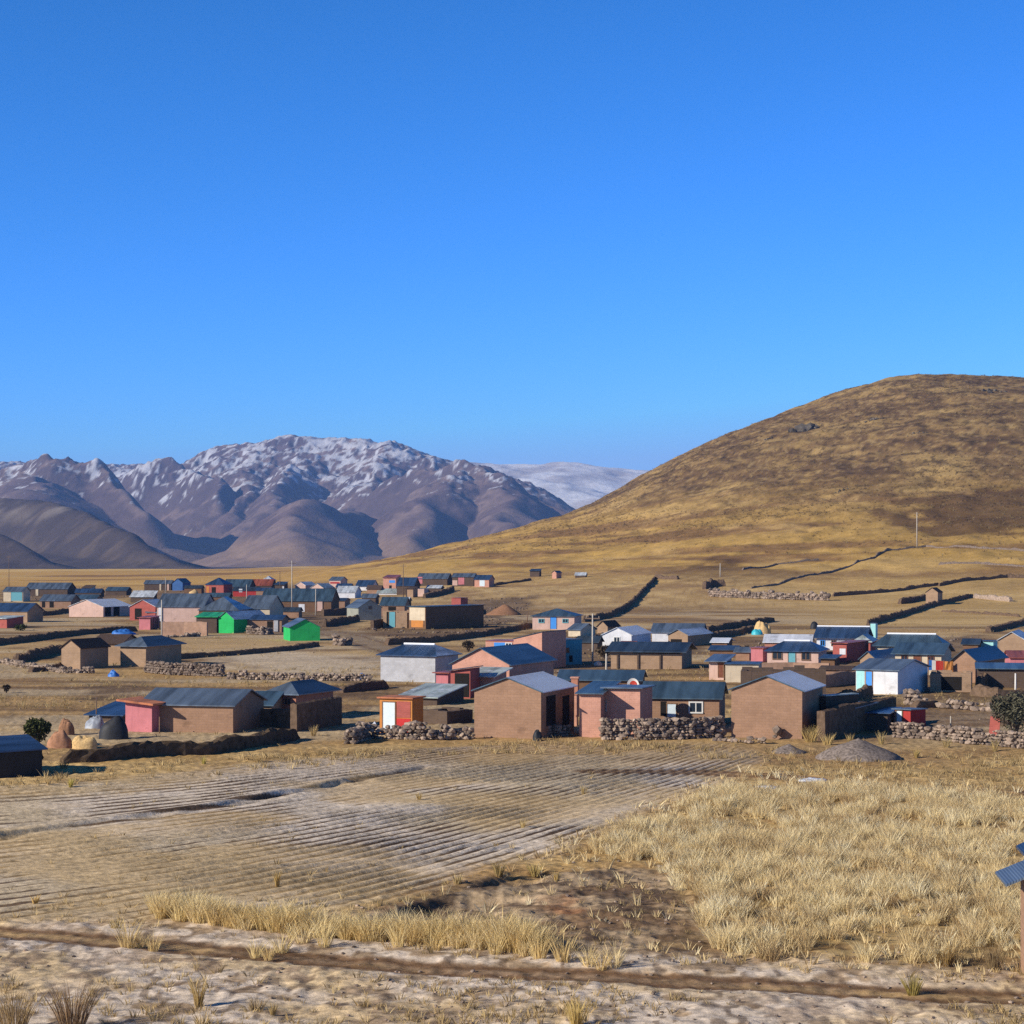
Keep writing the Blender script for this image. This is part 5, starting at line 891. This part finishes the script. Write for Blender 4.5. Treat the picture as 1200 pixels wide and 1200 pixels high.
outcrop('scattered grey rocks at the upper middle of the hill face', 1010, 1040, 493, 5, 14)
outcrop('low dark rocks on the middle of the hill face', 975, 1000, 576, 4, 10)
outcrop('low grey rocks right of centre below the hill top', 1060, 1090, 508, 4, 10)
def clothes():
    a, b = at(1088, 795), at(1106, 797); o = empty('clothes_line', a, 0, 'line of red, blue and orange laundry in front of the cream double roofed house', 'laundry'); d = b - a
    m = MB(); m.tube((0, 0, -0.2), (0, 0, 1.7), 0.04, 0.04); m.tube((d.x, d.y, -0.2), (d.x, d.y, 1.7), 0.04, 0.04); m.build('posts', P['wood'], o); m = MB(); m.tube((0, 0, 1.65), (d.x, d.y, 1.65), 0.01, 0.01); m.build('cord', P['wood'], o)
    for k, mt in ((0.2, 'tarpblue'), (0.4, 'dishwhite'), (0.65, 'dred'), (0.9, 'dishred')):
        p = d * k; m = MB(); m.box(p.x - 0.22, p.x + 0.22, p.y - 0.02, p.y + 0.02, 0.75, 1.63); m.build('garment', P[mt], o)
clothes()
def orange_sheet():
    p = at(1112, 800); o = link('orange_blanket', [(x, y + 0.06 * math.sin(x * 9 + z * 3), z) for z in (0.5, 1.1, 1.8) for y in (0, 0.05) for x in (-0.35, -0.1, 0.15, 0.35)], [(0, 1, 9, 8), (1, 2, 10, 9), (2, 3, 11, 10), (8, 9, 17, 16), (9, 10, 18, 17), (10, 11, 19, 18), (5, 4, 12, 13), (6, 5, 13, 14), (7, 6, 14, 15), (13, 12, 20, 21), (14, 13, 21, 22), (15, 14, 22, 23)], W['orange']); o.location = p; tag(o, 'orange blanket hanging left of the dark roofed adobe gable', 'blanket')
orange_sheet()

# ------------------------------------------------------------------ bushes
def bush(name, label, u0, u1, vb, vt, leaf, n=900, ls=0.16, dens=1.0, seed=1, cat='bush', stems=7):
    a = at((u0 + u1) / 2, vb); s = a.y / FPX; rx = (u1 - u0) / 2 * s; h = (vb - vt) * s; r = random.Random(seed); o = empty(name, a, 0, label, cat)
    m = MB(); lobes = []
    for k in range(stems):
        an = 6.2832 * k / stems + r.uniform(-.4, .4); tip = (rx * 0.6 * math.cos(an), rx * 0.6 * math.sin(an) + 0.0, h * r.uniform(0.55, 0.8)); m.tube((0, 0, -0.1), (tip[0] * 0.4, tip[1] * 0.4, tip[2] * 0.5), 0.06 * h / 2, 0.04 * h / 2, 5); m.tube((tip[0] * 0.4, tip[1] * 0.4, tip[2] * 0.5), tip, 0.04 * h / 2, 0.012, 5)
        lobes.append((tip[0], tip[1], tip[2] * 0.95, rx * r.uniform(0.38, 0.55)))
    lobes.append((0, 0, h * 0.72, rx * 0.55)); lobes.append((0, 0, h * 0.4, rx * 0.6)); m.build('trunk', P['bark'], o)
    vs = []; fs = []
    for i in range(n):
        lx, ly, lz, lr = r.choice(lobes); d = Vector((r.gauss(0, 1), r.gauss(0, 1), r.gauss(0, 0.9))).normalized() * lr * (r.random() ** 0.45); p = Vector((lx, ly, lz)) + d; p.z = min(max(p.z, 0.05), h * 1.02)
        u = Vector((r.gauss(0, 1), r.gauss(0, 1), r.gauss(0, 1))).normalized(); w_ = u.orthogonal().normalized(); q = ls * r.uniform(0.6, 1.3); b = len(vs)
        vs += [p - u * q, p + w_ * q * 0.4, p + u * q, p - w_ * q * 0.4]; fs.append((b, b + 1, b + 2, b + 3))
    link('crown', vs, fs, LEAF[leaf], o); return o
bush('olive_bush', 'rounded dark olive bush between the shade-blackened shed and the reddish soil heap', 28, 61, 874, 841, 'green', 2600, 0.11, seed=3)
bush('dry_bush', 'dark dry bush in front of the right end of the shade-blackened shed', 32, 50, 907, 872, 'dry', 1500, 0.10, seed=4)
bush('grey_bush', 'large grey green bush at the right edge behind the long stone wall', 1160, 1218, 864, 811, 'greyg', 3600, 0.11, seed=5)
bush('brown_shrub', 'brown leafless shrub left of the long open sided shed', 699, 718, 772, 756, 'dry', 800, 0.16, seed=6)
bush('brown_shrub', 'low dark shrub standing alone behind the wide salmon gable', 541, 556, 764, 750, 'dry', 420, 0.16, seed=7)
bush('dark_shrub', 'small dark shrub in the bare ground at far left', 3, 12, 812, 802, 'dry', 350, 0.12, seed=8)
bush('dark_shrub', 'dark weeds at the foot of the blue roofed brown house at the left edge', 16, 32, 739, 732, 'green', 350, 0.16, seed=9)
def red_panel():
    p = at(1164, 862); o = empty('red_stand', p, R(-20), 'reddish metal stand leaning beside the grey green bush', 'stand'); MB().add([(-0.28, 0, 0), (0.36, 0, 0), (0.36, 0.3, 1.0), (-0.2, 0.3, 1.15), (-0.28, 0.05, 0), (0.36, 0.05, 0), (0.36, 0.35, 1.0), (-0.2, 0.35, 1.15)], [(0, 1, 2, 3), (7, 6, 5, 4), (0, 4, 5, 1), (1, 5, 6, 2), (2, 6, 7, 3), (3, 7, 4, 0)]).build('panel', W['brick_red'], o); m = MB(); m.tube((0.3, 0.7, -0.1), (0.25, 0.33, 0.95), 0.03, 0.03); m.build('prop', P['wood'], o)
red_panel()

# ------------------------------------------------------------------ grass
def blades(n, h, spread, width, r, lean=0.5, droop=0.25):
    """one tuft: n curved tapered blades, 3 quads each (last pinched)"""
    V = []; F = []
    for i in range(n):
        an = r.uniform(0, 6.2832); rr = spread * math.sqrt(r.random()); bx, by = rr * math.cos(an) * 0.45, rr * math.sin(an) * 0.45; L = h * r.uniform(0.55, 1.05); ln = lean * (rr / spread) * r.uniform(0.5, 1.2); dx, dy = math.cos(an + r.uniform(-.6, .6)), math.sin(an + r.uniform(-.6, .6)); ta = r.uniform(0, 3.1416); tx, ty = math.cos(ta) * width / 2, math.sin(ta) * width / 2; b = len(V)
        for k, (q, wq) in enumerate(((0, 1.0), (0.4, 0.9), (0.75, 0.6), (1.0, 0.12))):
            off = L * (ln * q + droop * q * q * q); z = L * (q - 0.18 * droop * q * q * 2); V += [(bx + dx * off - tx * wq, by + dy * off - ty * wq, z), (bx + dx * off + tx * wq, by + dy * off + ty * wq, z)]
        F += [(b + 2 * k, b + 2 * k + 1, b + 2 * k + 3, b + 2 * k + 2) for k in range(3)]
    return np.array(V), np.array(F)
RG = random.Random(21)
T_BIG = [blades(70, 0.75, 0.34, 0.016, RG, 0.45, 0.25) for _ in range(8)]; T_MID = [blades(52, 0.52, 0.34, 0.015, RG, 0.5, 0.22) for _ in range(8)]; T_SM = [blades(9, 0.30, 0.24, 0.03, RG, 0.7, 0.2) for _ in range(8)]
GE = ((0.86, 0.72, 0.42), (0.79, 0.63, 0.34), (0.88, 0.77, 0.50), (0.62, 0.48, 0.26), (0.72, 0.57, 0.31), (0.46, 0.33, 0.17))
GD = ((0.50, 0.37, 0.18), (0.42, 0.30, 0.14), (0.56, 0.43, 0.22), (0.34, 0.25, 0.12))
GC = ((0.78, 0.62, 0.31), (0.70, 0.53, 0.25), (0.82, 0.67, 0.38), (0.55, 0.40, 0.19), (0.72, 0.58, 0.32))
def tufts(name, items, label):
    VS = []; FS = []; CS = []; b = 0; rg = np.random.default_rng(5)
    for tv, tf, x, y, s, sz, c in items:
        a = rg.uniform(0, 6.2832); ca, sa = math.cos(a), math.sin(a); v = tv * np.array([s, s, sz]); z = gz_list[len(VS)]
        VS.append(np.stack([v[:, 0] * ca - v[:, 1] * sa + x, v[:, 0] * sa + v[:, 1] * ca + y, v[:, 2] + z - 0.03], 1)); FS.append(tf + b); b += len(tv)
        nb = len(tv) // 8; j = np.repeat(rg.uniform(0.82, 1.15, nb), 8); CS.append(np.array(c)[None, :] * j[:, None])
    return tag(link_np(name, np.concatenate(VS), np.concatenate(FS), MT, np.concatenate(CS), True), label, 'grass', kind='stuff')
def scatter(name, label, cand, temps, size, cols):
    global gz_list
    X = np.array([c[0] for c in cand]); Y = np.array([c[1] for c in cand]); gz_list = base_z(X, Y) + detail_z(X, Y); it = []
    for x, y in cand:
        tv, tf = RG.choice(temps); s = RG.uniform(*size); it.append((tv, tf, x, y, s, s * RG.uniform(0.8, 1.2), RG.choice(cols)))
    return tufts(name, it, label)
def in_poly(pg, n, seed, thin=None, minx=None):
    g = np.random.default_rng(seed); xs = [p[0] for p in pg]; ys = [p[1] for p in pg]; X = g.uniform(min(xs), max(xs), n * 3); Y = g.uniform(min(ys), max(ys), n * 3); k = inside(X, Y, pg) & (np.abs(X) < 0.29 * Y + 3)
    if thin is not None: k &= thin(X, Y, g)
    return list(zip(X[k][:n], Y[k][:n]))
gap = lambda X, Y, g: fbm(X / 3.0, Y / 3.0, 401, 3) * 0.7 + vnoise(X / 1.1, Y / 1.1, 403) * 0.3 + g.uniform(-0.10, 0.10, len(X)) > 0.45
scatter('tussock_grass', 'dense pale gold tussock grass filling the right foreground', in_poly(TUSS, 4200, 31, gap), T_MID, (0.38, 1.3), GE)
scatter('pit_grass', 'thin dry tufts around and inside the bare brown patch', in_poly(PIT, 60, 39) + in_poly(poly([(560, 1030), (700, 965), (860, 905), (960, 905), (1260, 935), (1260, 1145), (840, 1130)]), 1300, 43, lambda X, Y, g: ~inside(X, Y, PIT)), T_SM, (0.5, 1.5), GE)
rowp = poly([(180, 1076), (300, 1092), (420, 1102), (560, 1116), (640, 1122)]); rowc = []
for (x0, y0), (x1, y1) in zip(rowp[:-1], rowp[1:]):
    for k in range(62): q = RG.random(); rowc.append((x0 + (x1 - x0) * q + RG.uniform(-.3, .3), y0 + (y1 - y0) * q + RG.gauss(0, 0.5) + 0.9))
rowc += [(*flat(u, v),) for u, v in ((300, 1118), (315, 1122), (330, 1112), (165, 1108), (180, 1112), (150, 1110), (355, 1104), (380, 1108), (690, 1132), (720, 1134), (705, 1136), (660, 1128))]
scatter('track_grass', 'row of taller straw coloured grass along the upper edge of the dirt track', rowc, T_BIG, (0.7, 1.25), GC[:3])
allx = np.random.default_rng(77); cand = []
def spread_tufts(n, y0, y1, dens):
    Y = 1 / np.sqrt(allx.uniform(1 / y1 ** 2, 1 / y0 ** 2, n)); X = allx.uniform(-0.28, 0.28, n) * Y
    k = (fbm(X / 7, Y / 7, 405, 3) + allx.uniform(-0.15, 0.15, n)) > dens
    fmk = mask(X, Y, FIELD, 1.0); k &= allx.uniform(0, 1, n) > fmk * 0.82
    d, _ = seg_dist(X, Y, TRACK); k &= d > 1.4; return list(zip(X[k], Y[k]))
scatter('short_grass', 'sparse short dry grass over the near ground', spread_tufts(9000, 44, 130, 0.56), T_SM, (0.4, 0.95), GD)
edge = in_poly(poly([(-60, 928), (60, 905), (300, 886), (420, 880), (640, 868), (850, 874), (1080, 884), (1260, 884), (1260, 930), (1060, 926), (900, 905), (880, 890), (560, 884), (300, 905)]), 1500, 35, gap); scatter('edge_grass', 'ragged straw coloured grass between the ploughed field and the houses', edge, T_SM, (0.6, 1.4), GD)
vill = []
for x, y in zip(*(lambda Y: ((allx.uniform(-0.27, 0.27, len(Y)) * Y), Y))(1 / np.sqrt(allx.uniform(1 / 480.0 ** 2, 1 / 122.0 ** 2, 9000)))):
    vill.append((x, y))
VX = np.array([p[0] for p in vill]); VY = np.array([p[1] for p in vill]); kk = fbm(VX / 16, VY / 10, 409, 3) > 0.54
scatter('village_grass', 'clumps of dry grass on the bare ground between the houses', [p for p, k in zip(vill, kk) if k], T_SM, (0.6, 1.35), GD)

hx = np.random.default_rng(141); HY = hx.uniform(470, 1120, 30000); HXX = hx.uniform(-0.10, 0.275, 30000) * HY; hh = hill(HXX, HY); hk = (hh > 9 + hx.uniform(0, 14, 30000)) & (fbm(HXX / 40, HY / 60, 431, 4) + hx.uniform(-.15, .15, 30000) > 0.50)
hc_ = list(zip(HXX[hk], HY[hk]))[:9000]
scatter('hill_scrub', 'dark and straw coloured scrub speckling the brown hillside', hc_, T_SM, (1.3, 2.9), ((0.085, 0.058, 0.038), (0.12, 0.08, 0.048), (0.36, 0.27, 0.13), (0.30, 0.215, 0.10), (0.18, 0.122, 0.066)))
def rubble():
    g = np.random.default_rng(151); mb = MB()
    for pg in DARKS[3:]:
        for x, y in in_poly(pg, 330, int(g.integers(1, 9999))):
            if fbm(np.array([x / 9]), np.array([y / 9]), 441, 3)[0] < 0.5: continue
            q = g.uniform(0.15, 0.6); add_rock(mb, (x, y, gz(x, y) + q * 0.15), q, q * 0.9, q * 0.6, g.uniform(0, 6.28))
    tag(mb.build('yard_rubble', [P['stonedark'], P['earthwall']]), 'clods and rubble littering the trodden yards of the village', 'rubble', kind='stuff')
rubble()
G_T = 'single grass tussocks'
def tussock(label, u, vb, hpx, wpx, col=(0.58, 0.45, 0.22), n=110, seed=0, lean=0.4):
    p = at(u, vb); s = p.y / FPX; r = random.Random(seed + int(u)); h = hpx * s; V, F = blades(n, h, wpx * s / 2 * 0.95, 0.016 + 0.006 * (p.y > 60), r, lean * min(1.2, wpx / hpx), 0.15); j = np.repeat(np.array([r.uniform(0.78, 1.15) for _ in range(len(V) // 8)]), 8)
    o = link_np('grass_tussock', V, F, MT, np.array(col)[None, :] * j[:, None]); o.location = (p.x, p.y, p.z - 0.03); return tag(o, label, 'grass', G_T)
tussock('dark brown upright tussock in the bottom left corner, right of its paler neighbour', 85, 1206, 62, 60, (0.30, 0.20, 0.115), 190)
tussock('brown and straw tussock cut by the bottom left corner', 16, 1206, 52, 62, (0.38, 0.27, 0.14), 170)
tussock('tall slim tussock standing alone left of centre near the bottom edge', 233, 1180, 40, 18, (0.55, 0.40, 0.17), 90)
tussock('pale tuft right below the tall slim tussock at the bottom edge', 238, 1202, 20, 24, (0.56, 0.42, 0.21), 60)
tussock('low brown tussock pair right of the tall slim tussock', 300, 1184, 18, 36, (0.42, 0.31, 0.17), 90)
tussock('small tuft at the right end of the low brown tussock pair', 320, 1190, 17, 10, (0.45, 0.33, 0.15), 50)
tussock('yellow tussock at the bottom edge, centre right', 676, 1204, 38, 30, (0.62, 0.46, 0.17), 110)
tussock('green gold rounded tussock on the right part of the dirt track', 1070, 1166, 28, 27, (0.45, 0.36, 0.12), 130)
tussock('slim upright tussock alone in the ploughed field', 325, 1038, 20, 9, (0.55, 0.39, 0.15), 60)
tussock('small golden tuft at the left of the ploughed field', 41, 1059, 13, 12, (0.58, 0.40, 0.15), 50)
tussock('golden tuft left of the bank beside the pit', 136, 1089, 15, 20, (0.58, 0.44, 0.20), 70)
tussock('bushy golden tussock on the upper rim of the pit, larger of two', 627, 1026, 17, 20, (0.55, 0.43, 0.17), 100)
tussock('dark gold tussock at the head of the bank', 585, 1026, 20, 18, (0.45, 0.34, 0.15), 90)
tussock('thin tuft on the bank above the dark hollow', 536, 1036, 16, 16, (0.56, 0.43, 0.21), 60)
tussock('small tuft right of the bushy rim tussock', 652, 1032, 13, 9, (0.58, 0.42, 0.16), 40)
tussock('brown shaded tussock at the lower right of the tussock field', 1108, 1132, 30, 30, (0.33, 0.22, 0.09), 120)
tussock('dark rounded tussock by the post of the latrine', 1165, 1135, 34, 34, (0.30, 0.22, 0.12), 130)
tussock('straw tuft at the right foot of the adobe gable, taller of two', 950, 870, 22, 26, (0.60, 0.45, 0.19), 120)
tussock('straw tuft at the right foot of the adobe gable, lower of two', 970, 873, 16, 20, (0.62, 0.47, 0.21), 100)
tussock('straw clump in front of the tall shaded adobe yard wall', 367, 862, 14, 12, (0.56, 0.42, 0.20), 60)
tussock('tuft on the left foot of the large gravel cone', 996, 872, 15, 10, (0.58, 0.43, 0.18), 50)
tussock('tuft behind the right slope of the large gravel cone', 1033, 872, 18, 12, (0.58, 0.45, 0.21), 60)
tussock('pale tuft in front of the large gravel cone', 1037, 901, 12, 11, (0.58, 0.43, 0.18), 50)
tussock('slim tuft right of the large gravel cone', 1074, 888, 14, 9, (0.56, 0.42, 0.16), 50)
tussock('tuft at the foot of the long stone wall, nearest the red and white outhouse', 1109, 876, 14, 14, (0.60, 0.46, 0.21), 60)
tussock('tuft at the foot of the long stone wall below the grey green bush', 1166, 880, 18, 12, (0.60, 0.46, 0.21), 60)
tussock('yellow green tuft in the stubble left of the short ditch', 239, 896, 12, 8, (0.50, 0.42, 0.12), 40)
tussock('small bright tuft below the dark bank at left', 83, 922, 12, 9, (0.56, 0.46, 0.13), 40)
tussock('low round tuft right of the shade-blackened shed', 75, 900, 10, 16, (0.40, 0.28, 0.13), 60)
tussock('pale tuft alone in the middle of the ploughed field', 491, 937, 10, 10, (0.60, 0.44, 0.18), 40)
tussock('pale tuft at the right end of the ploughed field', 684, 930, 12, 11, (0.58, 0.44, 0.20), 40)
tussock('tuft low in the middle of the ploughed field', 612, 970, 12, 11, (0.58, 0.44, 0.20), 40)

# ------------------------------------------------------------------ haze
def haze():
    m = bpy.data.materials.new('haze_air'); m.use_nodes = True; t = m.node_tree; t.nodes.clear(); out = N(t, 'ShaderNodeOutputMaterial'); v = N(t, 'ShaderNodeVolumePrincipled')
    v.inputs['Color'].default_value = (0.26, 0.48, 1.0, 1); v.inputs['Density'].default_value = 7.0e-5; v.inputs['Anisotropy'].default_value = 0.0; t.links.new(v.outputs[0], out.inputs['Volume'])
    o = MB().box(-9000, 9000, -60, 13000, -30, 640).build('haze', m); tag(o, kind='stuff', label='thin blue air veiling the far mountains', cat='haze')
haze()
